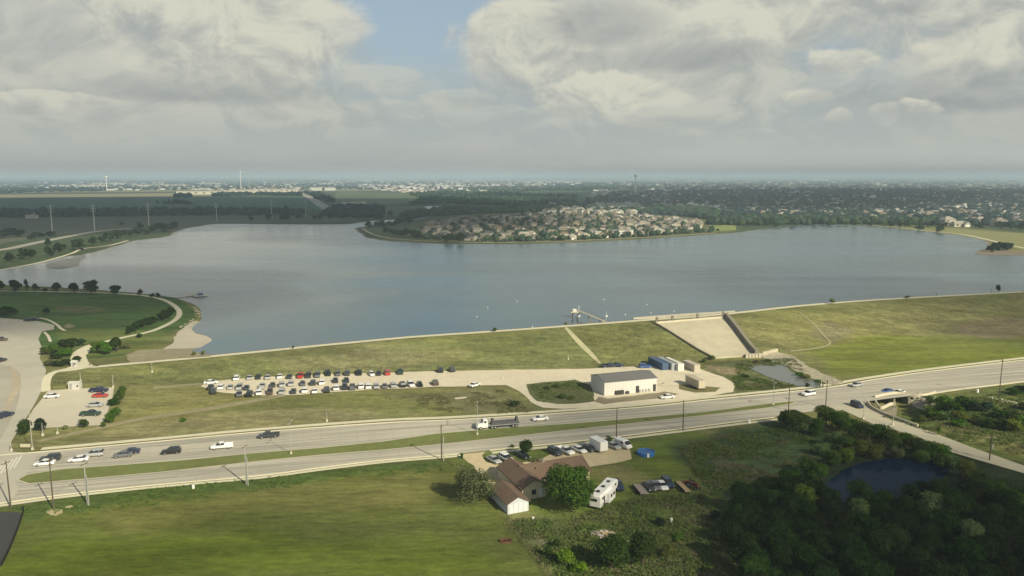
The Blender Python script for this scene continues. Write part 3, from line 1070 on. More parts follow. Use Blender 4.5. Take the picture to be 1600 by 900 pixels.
# gravel overflow lot and yard tracks
gl = [(316, 604), (325, 596), (400, 590), (480, 587), (560, 584), (700, 580), (800, 578), (900, 577), (940, 575), (1000, 573), (1050, 571), (1095, 577), (1130, 589), (1150, 602), (1143, 613), (1105, 621), (1060, 626), (1010, 632), (940, 637), (880, 640), (850, 638),
      (828, 628), (812, 612), (790, 602), (700, 604.5), (620, 607.5), (550, 611), (470, 617), (420, 619), (380, 618), (335, 612)]
struct(drape('gravel_lot', clean_poly(GL(gl), 0.45, 3.5), 0.13, GRAVEL, 1.5))
struct(drape('grass_island', clean_poly(GL([(822, 601), (850, 598), (900, 594), (925, 603), (928, 622), (932, 628), (900, 632), (870, 632), (840, 627), (826, 615)]), 0.4, 3), 0.17, mat('island_grass', (0.12, 0.14, 0.05), 1, 0.4, 0.5, bump=0.8, bscale=0.8), 3))
struct(drape('grass_patch', clean_poly(GL([(1060, 601), (1085, 603), (1100, 604), (1125, 606), (1118, 613), (1085, 614), (1062, 609)]), 0.3, 3), 0.17, mat('patch_grass', (0.18, 0.17, 0.07), 1, 0.3, 0.5, bump=0.5), 3))
struct(drape('yard_dirt', clean_poly(GL([(935, 621), (950, 624), (1040, 613), (1060, 616), (1040, 622), (945, 632), (930, 628)]), 0.3, 3), 0.20, mat('yard_earth', (0.26, 0.225, 0.15), 1, 0.3, 0.5), 3))
struct(ribbon('dirt_track', GP([(60, 690), (140, 672), (220, 655), (330, 638), (420, 622), (440, 617)]), lambda t: 2.5 + 2 * t, 0.05, mat('dry_track', (0.30, 0.27, 0.15), 1, 0.3, 0.5)))
struct(ribbon('dirt_track', GP([(240, 606), (290, 602), (322, 600)]), 3.0, 0.05, MATS['dry_track']))
struct(ribbon('dirt_track', GP([(1060, 602), (1030, 600), (1040, 590), (1060, 583), (1090, 585)]), 4.0, 0.22, GRAVEL))
# house drive and front yard
struct(drape('driveway', clean_poly(GL([(716, 711), (760, 705.5), (752, 712), (760, 722), (790, 728), (850, 716), (870, 705), (940, 697), (985, 702), (988, 718), (960, 724), (925, 730), (880, 726), (800, 735), (770, 762), (758, 758), (740, 728)]), 0.25, 2.5), 0.06, mat('drive_gravel', (0.56, 0.47, 0.29), 1, 0.2, 0.5), 3))
struct(drape('pool_path', GL([(1542, 620), (1549, 619), (1620, 637), (1700, 658), (1690, 664), (1610, 642)]), 0.09, WALK, 3))
# park paths and dam crest path
struct(ribbon('crest_path', [(c.x, c.y) for c in crest[:13]], 3.2, 0.07, WALK))
struct(ribbon('park_path', GP([(-60, 454), (60, 455.5), (150, 457.5), (215, 461), (250, 467), (270, 476), (280, 487), (277, 497), (262, 507), (235, 518), (195, 527), (165, 534), (140, 542), (126, 551), (122, 562), (130, 573)]), lambda t: 2.6 + 2.4 * (t > 0.8), 0.08, WALK))
struct(ribbon('park_path', GP([(136, 573), (100, 578), (78, 586), (72, 600), (72, 612)]), 2.6, 0.12, WALK))
struct(ribbon('park_path', GP([(62, 497), (75, 500), (88, 507), (96, 514), (102, 517)]), 1.3, 0.09, WALK))
struct(ribbon('park_path', GP([(69, 519), (75, 525), (79, 534)]), 1.1, 0.09, WALK))
struct(drape('park_plaza', GL([(112, 556), (128, 546), (150, 538), (142, 548), (134, 556), (138, 566), (150, 573), (130, 577), (90, 582), (112, 572)]), 0.13, WALK, 3))
# worn stair path down the dam and faint paths
struct(ribbon('dam_path', GP([(884, 512), (893, 522), (905, 535), (915, 545), (925, 555), (938, 568)]), lambda t: 1.2 + 1.3 * math.sin(math.pi * t), 0.08, mat('worn_path', (0.42, 0.40, 0.24), 1, 0.2, 0.6)))
struct(ribbon('dam_path', GP([(1235, 549), (1270, 545), (1290, 541), (1297, 535), (1290, 527), (1275, 510), (1250, 488)]), 0.9, 0.08, mat('faint_path', (0.30, 0.28, 0.16), 1, 0.2, 0.6)))
# far road and highway
struct(ribbon('highway', GP([(-120, 405), (0, 391), (50, 381), (100, 371), (150, 362), (205, 357)]), 11, 0.2, FARROAD, step=20))
struct(ribbon('far_road', GP([(466, 299), (485, 309), (500, 319), (515, 328), (520, 334)]), 26, 0.3, FARROAD, step=60))
struct(ribbon('far_path', GP([(0, 422), (60, 411), (110, 397), (130, 389), (170, 384), (200, 376)]), 3, 0.25, WALK, step=20))
struct(ribbon('far_path', GP([(1350, 352), (1400, 355.5), (1450, 361), (1500, 366), (1540, 374), (1580, 384), (1620, 391)]), 4, 0.25, WALK, step=20))
struct(ribbon('peninsula_path', GP([(565, 356), (580, 365), (610, 372.5), (680, 377.5), (760, 379), (850, 378), (950, 374), (1050, 368.5), (1120, 364)]), 4, 0.25, mat('shore_gravel', (0.42, 0.38, 0.26), 1, 0.2, 0.1), step=20))

# ------------------------------------------------------------------ far fields
def field(name, pxs, col, off=0.12, var=0.12):
    return struct(drape(name, GL(pxs), off, mat('cover_' + name + str(len(MATS)), col, 1, var, 0.01), 400 if min(p[1] for p in pxs) < 295 else None))


field('brown_field', [(-400, 350), (35, 341), (270, 338), (420, 337), (560, 340), (560, 347), (400, 349), (330, 350), (270, 362), (205, 357), (100, 366), (-400, 440)], (0.090, 0.100, 0.060), 0.10)
field('green_field', [(-400, 318), (0, 311), (470, 306), (500, 322), (505, 329), (300, 331), (0, 334), (-400, 340)], (0.040, 0.105, 0.052), 0.14)
field('pale_field', [(-500, 309), (0, 304), (300, 301.5), (465, 301.5), (466, 305), (0, 310), (-500, 314)], (0.26, 0.24, 0.12), 0.16)
field('olive_field', [(525, 300), (650, 302), (720, 312), (600, 320), (520, 319)], (0.09, 0.13, 0.055), 0.14)
field('meadow_field', [(530, 324), (690, 322), (700, 330), (640, 338), (560, 338)], (0.065, 0.10, 0.045), 0.16)
field('green_field', [(820, 298.5), (900, 298), (985, 303), (1000, 306), (930, 310), (830, 307)], (0.085, 0.145, 0.055), 0.16)
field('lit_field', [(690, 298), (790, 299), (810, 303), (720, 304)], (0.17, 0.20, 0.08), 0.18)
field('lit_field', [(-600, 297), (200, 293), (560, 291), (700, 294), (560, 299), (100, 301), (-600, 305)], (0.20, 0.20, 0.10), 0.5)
field('pasture_field', [(900, 288), (1700, 287), (1700, 291), (1200, 292), (900, 291)], (0.12, 0.15, 0.07), 0.5)
field('shore_meadow', [(1108, 350), (1150, 349), (1150, 360), (1110, 362)], (0.21, 0.25, 0.07), 0.2)
field('peninsula_grass', [(565, 356), (640, 350), (660, 362), (680, 375), (600, 371)], (0.065, 0.105, 0.04), 0.12)
field('shore_meadow', [(1430, 356), (1500, 358), (1700, 372), (1700, 392), (1600, 392), (1550, 378), (1490, 366)], (0.22, 0.22, 0.085), 0.2)
fp = drape('far_pond', curve(GL([(664, 322.5), (690, 323.5), (700, 326.5), (770, 326), (768, 328), (690, 328.5), (672, 328)]), True), 0.5, WATER, None)
struct(fp)
struct(ribbon('far_creek', GP([(560, 348), (600, 346.5), (640, 343.5), (665, 340.5)]), 16, 0.4, WATER, step=30))

# ------------------------------------------------------------------ spillway
SZ = 0.0
sA, sB = G(1024, 505), G(1130, 495)          # weir ends at the crest
sC, sD = G(1178, 556), G(1112, 557)          # foot of the chute
spil = [G(1024, 506), G(1132, 497), G(1179, 556), G(1112, 558)]


def chute():
    o = empty('spillway', (0, 0, 0))
    tag(o, 'pale concrete spillway chute running down the dam face between retaining walls', 'spillway')
    mb = MB()
    n = 14
    for i in range(n):
        for j in range(8):
            q = []
            for (a, b) in ((i, j), (i, j + 1), (i + 1, j + 1), (i + 1, j)):
                s_, t_ = a / n, b / 8
                p = (spil[0].lerp(spil[1], t_)).lerp(spil[3].lerp(spil[2], t_), s_)
                q.append(Vector((p.x, p.y, zat(p.x, p.y) + 0.35)))
            mb.poly(q)
    mb.build('chute_floor', SPILL, o)

    def wall(pa, pb, h, th, nm, m):
        w = MB()
        nseg = 14
        d = (pb - pa).normalized()
        nn = Vector((-d.y, d.x, 0)) * th / 2
        rings = []
        for i in range(nseg + 1):
            p = pa.lerp(pb, i / nseg)
            z = zat(p.x, p.y)
            rings.append([(p.x - nn.x, p.y - nn.y, z - 0.5), (p.x + nn.x, p.y + nn.y, z - 0.5), (p.x + nn.x, p.y + nn.y, z + h), (p.x - nn.x, p.y - nn.y, z + h)])
        w.loft(rings)
        return w.build(nm, m, o)
    wall(spil[1] + Vector((0.6, 0, 0)), spil[2] + Vector((0.8, 0, 0)), 2.4, 1.4, 'side_wall', DARKCONC)
    wall(spil[0] + Vector((-0.6, 0, 0)), spil[3] + Vector((-0.6, 0, 0)), 0.9, 0.5, 'side_wall', DARKCONC)
    wall(spil[0], spil[1], 0.9, 1.0, 'weir_wall', CONC)
    for t_ in (0.02, 0.24, 0.60, 0.98):
        p = spil[0].lerp(spil[1], t_)
        b = MB()
        b.box((p.x, p.y, zat(p.x, p.y) + 1.7), (0.9, 0.9, 2.4))
        b.build('pier', DARKCONC, o)
    # energy blocks and end sill
    for i in range(5):
        p = spil[3].lerp(spil[2], 1.0 - i * 0.075) + Vector((1.5, -1.5, 0))
        b = MB()
        b.box((p.x, p.y, zat(p.x, p.y) + 0.7), (1.0, 1.0, 1.5))
        b.build('baffle_block', CONC, o)
    wall(G(1104, 561), G(1190, 555), 0.9, 0.8, 'end_sill', SPILL)
    wall(G(1190, 555), G(1214, 549), 1.2, 1.0, 'wing_wall', SPILL)


chute()
ap = [Vector((c.x, c.y)) + Vector((-0.35, 0.95)) * 6.0 for c in (crest[7], crest[7].lerp(crest[8], .5), crest[8], crest[8].lerp(crest[9], .3))]
struct(ribbon('spillway_apron', [tuple(p) for p in ap], lambda t: 1 + 4.5 * math.sin(math.pi * t), 0, CONC, height=.45, zfun=lambda x, y: 8.95))
# creek pool, rock bank
pl = curve(GL([(1170, 573), (1195, 569), (1224, 571), (1236, 581), (1256, 591), (1284, 600), (1284, 605), (1258, 605), (1226, 598), (1200, 589), (1178, 579)]), True, 4)
struct(drape('creek_pool_water', clean_poly(pl, 0.3, 3), 0.12, POOLW, None))
struct(drape('rock_bank', clean_poly(GL([(1190, 556), (1215, 550), (1240, 556), (1262, 572), (1290, 586), (1318, 597), (1300, 602), (1275, 594), (1250, 584), (1225, 571), (1200, 563)]), 0.6, 2.5), 0.15, STONE, 2))

# pond in the woods
struct(drape('pond_water', clean_poly(curve([P(a, b, 0) for a, b in [(1288, 764), (1308, 742), (1340, 726), (1390, 717), (1440, 716), (1474, 726), (1478, 745), (1455, 762), (1420, 774), (1360, 784), (1310, 784)]], True, 4), 0.25, 2), 0.10, PONDW, None))

# rocks: one stuff object on the creek bank and the beach point
def rocks(name, spots, m, rmin=0.3, rmax=0.9):
    vs, fs = [], []
    bm = bmesh.new()
    bmesh.ops.create_icosphere(bm, subdivisions=1, radius=1)
    bv = np.array([v_.co for v_ in bm.verts])
    bf = [[v_.index for v_ in f.verts] for f in bm.faces]
    bm.free()
    k_ = 0
    for x, y in spots:
        r = random.uniform(rmin, rmax)
        q = bv * (r * np.array([random.uniform(.7, 1.3), random.uniform(.7, 1.3), random.uniform(.4, .8)])) * rng.uniform(0.8, 1.2, (len(bv), 1))
        q = q + np.array([x, y, zat(x, y) + r * 0.1])
        vs.append(q)
        fs += [[a + k_ for a in f] for f in bf]
        k_ += len(bv)
    me = bpy.data.meshes.new(name)
    me.from_pydata(np.concatenate(vs).tolist(), [], fs)
    me.materials.append(m)
    o = bpy.data.objects.new(name, me)
    COL.objects.link(o)
    return o


def along(pxs, n, spread):
    L_ = [Vector(p) for p in curve(GP(pxs), n=6)]
    out = []
    for _ in range(n):
        i = random.randrange(len(L_) - 1)
        p = L_[i].lerp(L_[i + 1], random.random())
        out.append((p.x + random.gauss(0, spread), p.y + random.gauss(0, spread)))
    return out


tag(rocks('riprap_rocks', along([(1205, 554), (1230, 560), (1260, 578), (1290, 590), (1308, 599)], 230, 1.3) + along([(302, 480), (311, 490), (300, 503), (280, 512)], 70, 0.8), STONE, 0.15, 0.55), 'pale broken riprap stones lining the creek bank and beach point', 'rocks', kind='stuff')
tag(rocks('riprap_gravel', along([(1425, 622), (1450, 628), (1455, 640)], 60, 1.5), STONE, 0.3, 0.8), 'loose pale stones beside the road bridge abutment', 'rocks', kind='stuff')

# ------------------------------------------------------------------ trees
def leaf_mesh(name, R, hh, z0, nleaf, leaf, seed, lobes=9, flat=0.8, mtl=None, droop=0.0):
    r = np.random.default_rng(seed)
    L_ = []
    for i in range(lobes):
        a = r.uniform(0, 2 * math.pi)
        rad = R * 0.58 * math.sqrt(r.uniform(0.02, 1))
        zc = z0 + hh * r.uniform(0.22, 0.80)
        k_ = 1 - abs((zc - z0) / hh - 0.45) * 0.9
        L_.append((rad * math.cos(a) * k_, rad * math.sin(a) * k_, zc, R * r.uniform(0.30, 0.52)))
    L_.append((0, 0, z0 + hh * 0.55, R * 0.55))
    L_ = np.array(L_)
    w = L_[:, 3] ** 2
    idx = r.choice(len(L_), nleaf, p=w / w.sum())
    d = r.normal(size=(nleaf, 3))
    d /= np.linalg.norm(d, axis=1)[:, None]
    d[:, 2] = np.where(r.random(nleaf) < 0.6, np.abs(d[:, 2]), d[:, 2])
    rad = L_[idx, 3] * (0.55 + 0.5 * r.random(nleaf) ** 0.5) * (1 + 0.18 * np.sin(d[:, 0] * 7 + idx) * np.sin(d[:, 1] * 6))
    c = L_[idx, :3] + d * rad[:, None] * np.array([1, 1, flat])
    c[:, 2] -= droop * np.hypot(c[:, 0], c[:, 1]) ** 2 / max(R, .1)
    c[:, 2] = np.maximum(c[:, 2], z0 * 0.35)
    nrm = d * 0.8 + r.normal(size=(nleaf, 3)) * 0.55 + np.array([0, 0, 0.35])
    nrm /= np.linalg.norm(nrm, axis=1)[:, None]
    t = np.cross(nrm, r.normal(size=(nleaf, 3)))
    t /= np.linalg.norm(t, axis=1)[:, None] + 1e-9
    b = np.cross(nrm, t)
    s1 = leaf * r.uniform(0.6, 1.3, (nleaf, 1))
    s2 = s1 * r.uniform(0.45, 0.8, (nleaf, 1))
    v4 = np.stack([c - t * s1, c - b * s2 * 0.9 + t * s1 * .1, c + t * s1, c + b * s2], 1).reshape(-1, 3)
    me = bpy.data.meshes.new(name)
    me.vertices.add(len(v4))
    me.vertices.foreach_set('co', v4.ravel())
    me.loops.add(len(v4))
    me.loops.foreach_set('vertex_index', np.arange(len(v4)))
    me.polygons.add(nleaf)
    me.polygons.foreach_set('loop_start', np.arange(nleaf) * 4)
    me.update()
    me.validate()
    me.materials.append(mtl)
    return me, L_


def trunk_mesh(name, Hh, r0, L_, z0, detail=True):
    mb = MB()
    top = z0 + (Hh - z0) * 0.45
    pts = [Vector((0, 0, -0.3)), Vector((0.04 * Hh * .3, 0.02 * Hh, z0 * 0.6)), Vector((0, 0.01 * Hh, top))]
    mb.tube(pts[0], pts[1], r0, r0 * 0.72, 6, BARK)
    mb.tube(pts[1], pts[2], r0 * 0.72, r0 * 0.3, 6, BARK)
    if detail:
        for l in L_[:7]:
            mb.tube(pts[1].lerp(pts[2], random.uniform(0.1, 0.8)), Vector(l[:3]), r0 * 0.35, r0 * 0.10, 5, BARK)
    return mb.mesh(name, BARK)


class TreeKind:
    def __init__(s, name, R, Hh, z0, nleaf, leaf, mtls, seed, lobes=9, flat=0.8, droop=0.0, trunk=0.22, detail=True, nvar=2):
        s.name, s.R, s.H = name, R, Hh
        s.var = []
        for k_ in range(nvar):
            me, L_ = leaf_mesh('crown', R, Hh - z0, z0, nleaf, leaf, seed + k_ * 31, lobes, flat, mtls[0], droop)
            s.var.append((me, trunk_mesh('trunk', Hh, trunk, L_, z0, detail)))
        s.mtls = mtls

    def place(s, loc, Hh, wid=None, label=None, cat='tree', group=None, name=None, mtl=None):
        me, tr = random.choice(s.var)
        root = empty(name or s.name, loc, random.uniform(0, 6.28))
        k_ = Hh / s.H
        wk = (wid / (2 * s.R)) if wid else k_ * random.uniform(0.88, 1.12)
        root.scale = (wk, wk * random.uniform(0.9, 1.1), k_)
        c = bpy.data.objects.new('crown', me)
        t = bpy.data.objects.new('trunk', tr)
        for q in (c, t):
            COL.objects.link(q)
            q.parent = root
        mm = mtl or random.choice(s.mtls)
        if mm != me.materials[0]:
            c.material_slots[0].link = 'OBJECT'
            c.material_slots[0].material = mm
        return tag(root, label, cat, group)


LEAF_OAK = leaf_mat('leaf_oak', (0.022, 0.050, 0.008), (0.070, 0.115, 0.016), 0.2)
BIG = TreeKind('oak_tree', 4.2, 9, 0.5, 12000, 0.20, [LEAF_OAK], 5, 20, 1.0, nvar=1)
WILLOW = TreeKind('willow_tree', 4.6, 7.5, 0.6, 7000, 0.17, [LEAF_PALE], 50, 18, 0.8, 0.02, nvar=1)
WOOD_T = TreeKind('woodland_tree', 3.4, 6.6, 0.0, 5200, 0.20, [LEAF_DARK, LEAF_DARK, LEAF_MID, LEAF_DARK], 90, 15, 1.0, nvar=5)
YARD_T = TreeKind('yard_tree', 3.2, 6.6, 0.5, 5200, 0.20, [LEAF_DARK], 99, 13, 0.95, nvar=2)
BUSH = TreeKind('green_bush', 1.6, 2.2, 0.1, 1100, 0.15, [LEAF_MID, LEAF_DARK, LEAF_MID], 140, 8, 0.75, trunk=0.07, nvar=3)
MIDT = TreeKind('park_tree', 2.7, 6.0, 0.7, 1800, 0.32, [LEAF_DARK, LEAF_BLUE], 190, 9, 0.9, nvar=3)
FART = TreeKind('shore_tree', 3.4, 7.0, 0.2, 420, 0.72, [LEAF_FAR, LEAF_BLUE, LEAF_MID], 240, 8, 0.9, trunk=0.3, detail=False, nvar=4)
CONI = TreeKind('conifer_tree', 1.6, 7.0, 0.8, 700, 0.26, [LEAF_BLUE], 290, 12, 1.5, nvar=1)

# around the house
BIG.place(G(893, 797), 10.6, 12.0, 'large round deep green tree between brown house and white camper trailer', mtl=LEAF_OAK)
WILLOW.place(G(740, 783), 8.0, 11, 'wide pale grey-green willow tree left of the brown house')
YARD_T.place(G(819, 713), 4.6, 4.6, 'small green tree with black car under it by the road', mtl=LEAF_DARK, name='yard_tree')
BUSH.place(G(952, 695), 2.4, 2.4, 'small green tree between white box trailer and parked car', mtl=LEAF_MID, name='yard_bush', cat='bush')
YARD_T.place(G(955, 890), 6.6, 8.6, 'dark tree with big shadow left of its twin below the debris pile', mtl=LEAF_DARK, name='yard_tree')
YARD_T.place(G(1003, 880), 6.0, 7.6, 'dark rounded tree right of its twin below the debris pile', mtl=LEAF_DARK, name='yard_tree')
for i, (px, py, h_, w_, mm, ds) in enumerate([(885, 885, 2.8, 4.6, LEAF_YEL, 'yellow-green bush at the fence corner left of the twin dark trees'), (858, 872, 2.4, 2.0, LEAF_DARK, 'small dark bush beside the yellow-green bush near the fence'),
                                             (868, 856, 1.8, 2.0, LEAF_DARK, 'little dark bush just above the yellow-green one by the fence'), (1030, 822, 1.6, 2.8, LEAF_BLUE, 'low bluish bush in the scrub above the dark twin trees'),
                                             (1044, 870, 2.6, 3.0, LEAF_YEL, 'olive bush just right of the twin dark trees'), (1118, 812, 2.0, 3.2, LEAF_BLUE, 'low bluish bush at the edge of the dark woods'),
                                             (1060, 845, 1.6, 2.4, LEAF_MID, 'green bush in scrub between twin trees and woods'), (905, 895, 2.2, 3.6, LEAF_YEL, 'yellowish bush at the bottom edge beside the left twin tree'),
                                             (800, 700, 0.9, 1.6, LEAF_MID, 'tiny bush by the sidewalk above the driveway'), (722, 716, 1.5, 1.2, LEAF_DARK, 'thin dark shrub at the mouth of the driveway')]):
    BUSH.place(G(px, py), h_, w_, ds, 'bush', 'bushes in the scrub around the house', mtl=mm)
for px, py, ds in ((834, 724, 'left of two dark shrubs against the front of the brown house'), (841, 724, 'right of two dark shrubs against the front of the brown house')):
    BUSH.place(G(px, py), 1.5, 1.4, ds, 'bush', mtl=LEAF_DRY)

# woods at lower right: scattered individuals
wood = []
wpoly = [tuple(p) for p in GP([(1150, 800), (1225, 752), (1285, 772), (1300, 795), (1370, 794), (1450, 776), (1485, 765), (1500, 762), (1560, 798), (1640, 825), (1760, 960), (1180, 960), (1130, 840)])]
tries = 0
while len(wood) < 122 and tries < 9000:
    tries += 1
    x, y = random.uniform(35, 150), random.uniform(98, 205)
    if inside_sd(np.array([x]), np.array([y]), wpoly)[0] < 0.5:
        continue
    if all((x - a) ** 2 + (y - b) ** 2 > 3.5 ** 2 for a, b in wood):
        wood.append((x, y))
wood.sort(key=lambda p: p[1])
rowsz = 12
for r_ in range(0, len(wood), rowsz):
    row = sorted(wood[r_:r_ + rowsz])
    for i, (x, y) in enumerate(row):
        h_ = random.uniform(4.0, 7.4) if y < 160 else random.uniform(3.6, 5.2)
        mm = random.choices([LEAF_WOOD, LEAF_DARK, LEAF_YEL, LEAF_PALE], [0.70, 0.25, 0.035, 0.015])[0]
        tone = {LEAF_WOOD: 'dark', LEAF_DARK: 'mid green', LEAF_YEL: 'yellow-green', LEAF_PALE: 'pale'}[mm]
        WOOD_T.place((x, y, zat(x, y)), h_, None, f'{tone} tree in lower woods, {nth(i)} from left in {nth(r_ // rowsz)} row from the front', 'tree', 'trees of the lower right woods', mtl=mm)
# band of trees between main road, creek road and pond
BW = 1.22
band = [(1240, 672, 5.6, 8.4, 0), (1226, 668, 4.2, 5, 0), (1290, 664, 5.8, 6.5, 1), (1310, 672, 5.4, 6.5, 0), (1276, 680, 4.6, 5, 0), (1330, 684, 5.6, 6, 1), (1300, 700, 4.6, 5, 3), (1350, 690, 5.2, 6, 0), (1320, 705, 4.4, 5, 1),
        (1372, 694, 5.6, 6, 0), (1345, 712, 4.2, 5, 2), (1392, 703, 5.4, 5.5, 1), (1412, 704, 4.8, 5, 0), (1366, 716, 3.8, 4.5, 2), (1432, 710, 4.6, 5, 0), (1455, 714, 4.0, 5, 0), (1474, 716, 3.6, 4, 1), (1400, 717, 3.2, 4, 3), (1440, 722, 2.8, 4, 1),
        (1470, 728, 3.0, 4, 1), (1492, 732, 3.2, 4, 3), (1510, 748, 4.8, 5.0, 2), (1530, 766, 4.6, 5.2, 0), (1554, 782, 4.6, 5.4, 0), (1580, 796, 4.4, 5.4, 0), (1602, 806, 4.6, 5.4, 2), (1285, 712, 3.4, 4, 3), (1262, 742, 4.4, 5, 1), (1240, 760, 4.0, 5, 0),
        (1300, 728, 4.0, 4.4, 1), (1322, 724, 3.8, 4.4, 2), (1280, 752, 4.2, 4.6, 1), (1216, 772, 3.4, 4.4, 0), (1262, 775, 4.0, 4.4, 0)]
for i, (px, py, h_, w_, k_) in enumerate(sorted(band)):
    mm = [LEAF_OAK, LEAF_MID, LEAF_YEL, LEAF_PALE][k_]
    tone = ['dark', 'mid green', 'yellow-green', 'pale'][k_]
    WOOD_T.place(G(px, py), h_, w_ * BW, f'{tone} tree in the band between road and pond, {nth(i)} counting from the left', 'tree', 'trees between the main road and the pond', mtl=mm, name='pond_tree')
# bushes right of the creek road
bsh = [(1470, 640, 3.4, 6, 1), (1488, 644, 3.0, 6, 0), (1505, 638, 3.2, 6, 0), (1520, 642, 2.6, 5, 4), (1538, 642, 2.2, 5, 4), (1460, 650, 2.4, 5, 1), (1480, 655, 2.2, 5, 3), (1500, 656, 2.2, 5, 2), (1452, 632, 2.6, 3.4, 1), (1496, 666, 1.8, 4, 1),
       (1525, 662, 2.0, 4, 1), (1545, 668, 2.4, 5, 0), (1565, 672, 2.6, 5, 0), (1582, 674, 3.0, 5, 2), (1598, 672, 3.0, 6, 1), (1560, 655, 2.2, 5, 0), (1580, 656, 2.4, 6, 0), (1466, 680, 2.2, 1.2, 2), (1600, 640, 2.0, 5, 0), (1580, 616, 1.6, 5, 0), (1596, 612, 1.8, 5, 4), (1440, 660, 1.6, 3, 1)]
for i, (px, py, h_, w_, k_) in enumerate(sorted(bsh)):
    mm = [LEAF_DARK, LEAF_MID, LEAF_YEL, LEAF_PALE, LEAF_BLUE][k_]
    tone = ['dark', 'mid green', 'yellow-green', 'pale', 'bluish'][k_]
    BUSH.place(G(px, py), h_ * 1.2, w_ * 1.3, f'{tone} bush on the rough ground right of creek road, {nth(i)} from the left', 'bush', 'bushes right of the creek road', mtl=mm)
# park trees on the left
for i, (px, py, h_, w_) in enumerate([(-2, 456, 7.5, 8.5), (24, 456, 7.5, 8.6), (55, 456, 5.0, 4.6), (70, 457, 2.6, 3.6), (90, 457, 6.0, 6.4), (117, 458, 6.2, 7.2), (142, 459, 8.2, 9.4), (182, 460, 5.6, 7.6), (220, 462, 3.8, 3.8), (238, 465, 2.6, 3.8), (247, 466, 3.4, 3.0)]):
    MIDT.place(G(px, py), h_, w_, f'dark round park tree on the lake edge of the lawn, {nth(i)} from the left', 'tree', 'trees along the park shore', mtl=LEAF_BLUE if i % 2 else LEAF_DARK)
CONI.place(G(42, 456), 8.2, 3.4, 'pale slender cone-shaped tree between dark round trees on the park shore')
for i, (px, py, h_, w_) in enumerate([(206, 519, 3.0, 5), (214, 515, 3.4, 5.4), (222, 511, 3.6, 5.6), (232, 508, 3.6, 6), (240, 505, 3.4, 5), (252, 501, 4.0, 5.6), (260, 498, 4.6, 6.4), (267, 492, 4.0, 5), (200, 522, 2.0, 3)]):
    MIDT.place(G(px, py), h_, w_, f'dark bushy tree in the clump beside the curving park path, {nth(i)} of nine', 'tree', 'clump along the curving park path', mtl=LEAF_DARK)
for i, (px, py, h_, w_, mm) in enumerate([(72, 555, 3.4, 5, LEAF_MID), (84, 552, 3.8, 6, LEAF_MID), (98, 546, 3.8, 6, LEAF_DARK), (113, 543, 4.0, 6, LEAF_DARK), (126, 541, 3.0, 4.4, LEAF_BLUE), (102, 557, 3.6, 6, LEAF_MID), (88, 562, 2.6, 5, LEAF_DARK), (76, 572, 2.2, 4.6, LEAF_PALE), (92, 573, 2.4, 5, LEAF_DARK), (106, 571, 2.6, 5, LEAF_DARK), (122, 566, 2.4, 4, LEAF_DARK)]):
    MIDT.place(G(px, py), h_, w_, f'bushy tree in the thicket between street and park plaza, {nth(i)} of eleven', 'tree', 'thicket by the park plaza', mtl=mm, name='thicket_tree')
for px, py, h_, w_, mm, ds in [(152, 552, 4.6, 5.4, LEAF_MID, 'bright tree left of two taller ones beside the plaza'), (164, 554, 5.4, 6.4, LEAF_MID, 'tall bright green tree in the middle beside the park plaza'), (182, 550, 5.8, 6.2, LEAF_DARK, 'taller dark green tree on the right beside the park plaza'),
                               (196, 545, 2.4, 5, LEAF_DRY, 'low dull bush right of the plaza trees'), (217, 528, 1.8, 3.4, LEAF_DARK, 'small dark bush below the curving park path'), (72, 492, 3.4, 4, LEAF_BLUE, 'small lone tree on the park lawn beside the parked black vehicles'),
                               (4, 496, 5.5, 7, LEAF_DARK, 'dark spreading tree at the left edge beside the street end'), (16, 495, 5.0, 7, LEAF_DARK, 'dark spreading tree beside the street end, second from left edge'),
                               (303, 556, 1.8, 1.8, LEAF_DRY, 'left of two small brownish shrubs on the beach'), (318, 555, 2.0, 2.0, LEAF_DRY, 'right of two small brownish shrubs on the beach')]:
    MIDT.place(G(px, py), h_, w_, ds, mtl=mm, name='park_bush' if h_ < 2.5 else 'park_tree', cat='bush' if h_ < 2.5 else 'tree')
# car park planting
for px, py, h_, w_, mm, ds in [(40, 678, 4.4, 5.6, LEAF_DARK, 'dark green tree at the corner of the small car park'), (66, 675, 3.8, 4.4, LEAF_BLUE, 'dark round tree second from the corner below the car park'), (102, 671, 1.4, 2.2, LEAF_DRY, 'tiny brownish bush on the lower edge of the car park'),
                               (130, 669, 2.4, 3.6, LEAF_DARK, 'small green tree beside the lower dark parked car'), (162, 668, 1.6, 1.8, LEAF_MID, 'little bush at the lower right car park corner'), (172, 660, 3.2, 4.6, LEAF_MID, 'lowest bright bush in the hedge right of the car park'),
                               (180, 650, 2.8, 4.0, LEAF_MID, 'second lowest bush in the hedge right of the car park'), (178, 634, 2.6, 4.4, LEAF_DARK, 'middle dark bush in the hedge right of the car park'), (186, 626, 3.0, 4.2, LEAF_MID, 'second highest bush in the hedge right of the car park'),
                               (192, 617, 3.2, 4.2, LEAF_MID, 'topmost bright bush in the hedge right of the car park'), (287, 659, 1.2, 2.4, LEAF_MID, 'lone small bush on dry grass left of the gravel lot')]:
    BUSH.place(G(px, py), h_, w_, ds, 'bush' if h_ < 3.3 else 'tree', mtl=mm, name='hedge_bush' if h_ < 3.3 else 'car_park_tree')
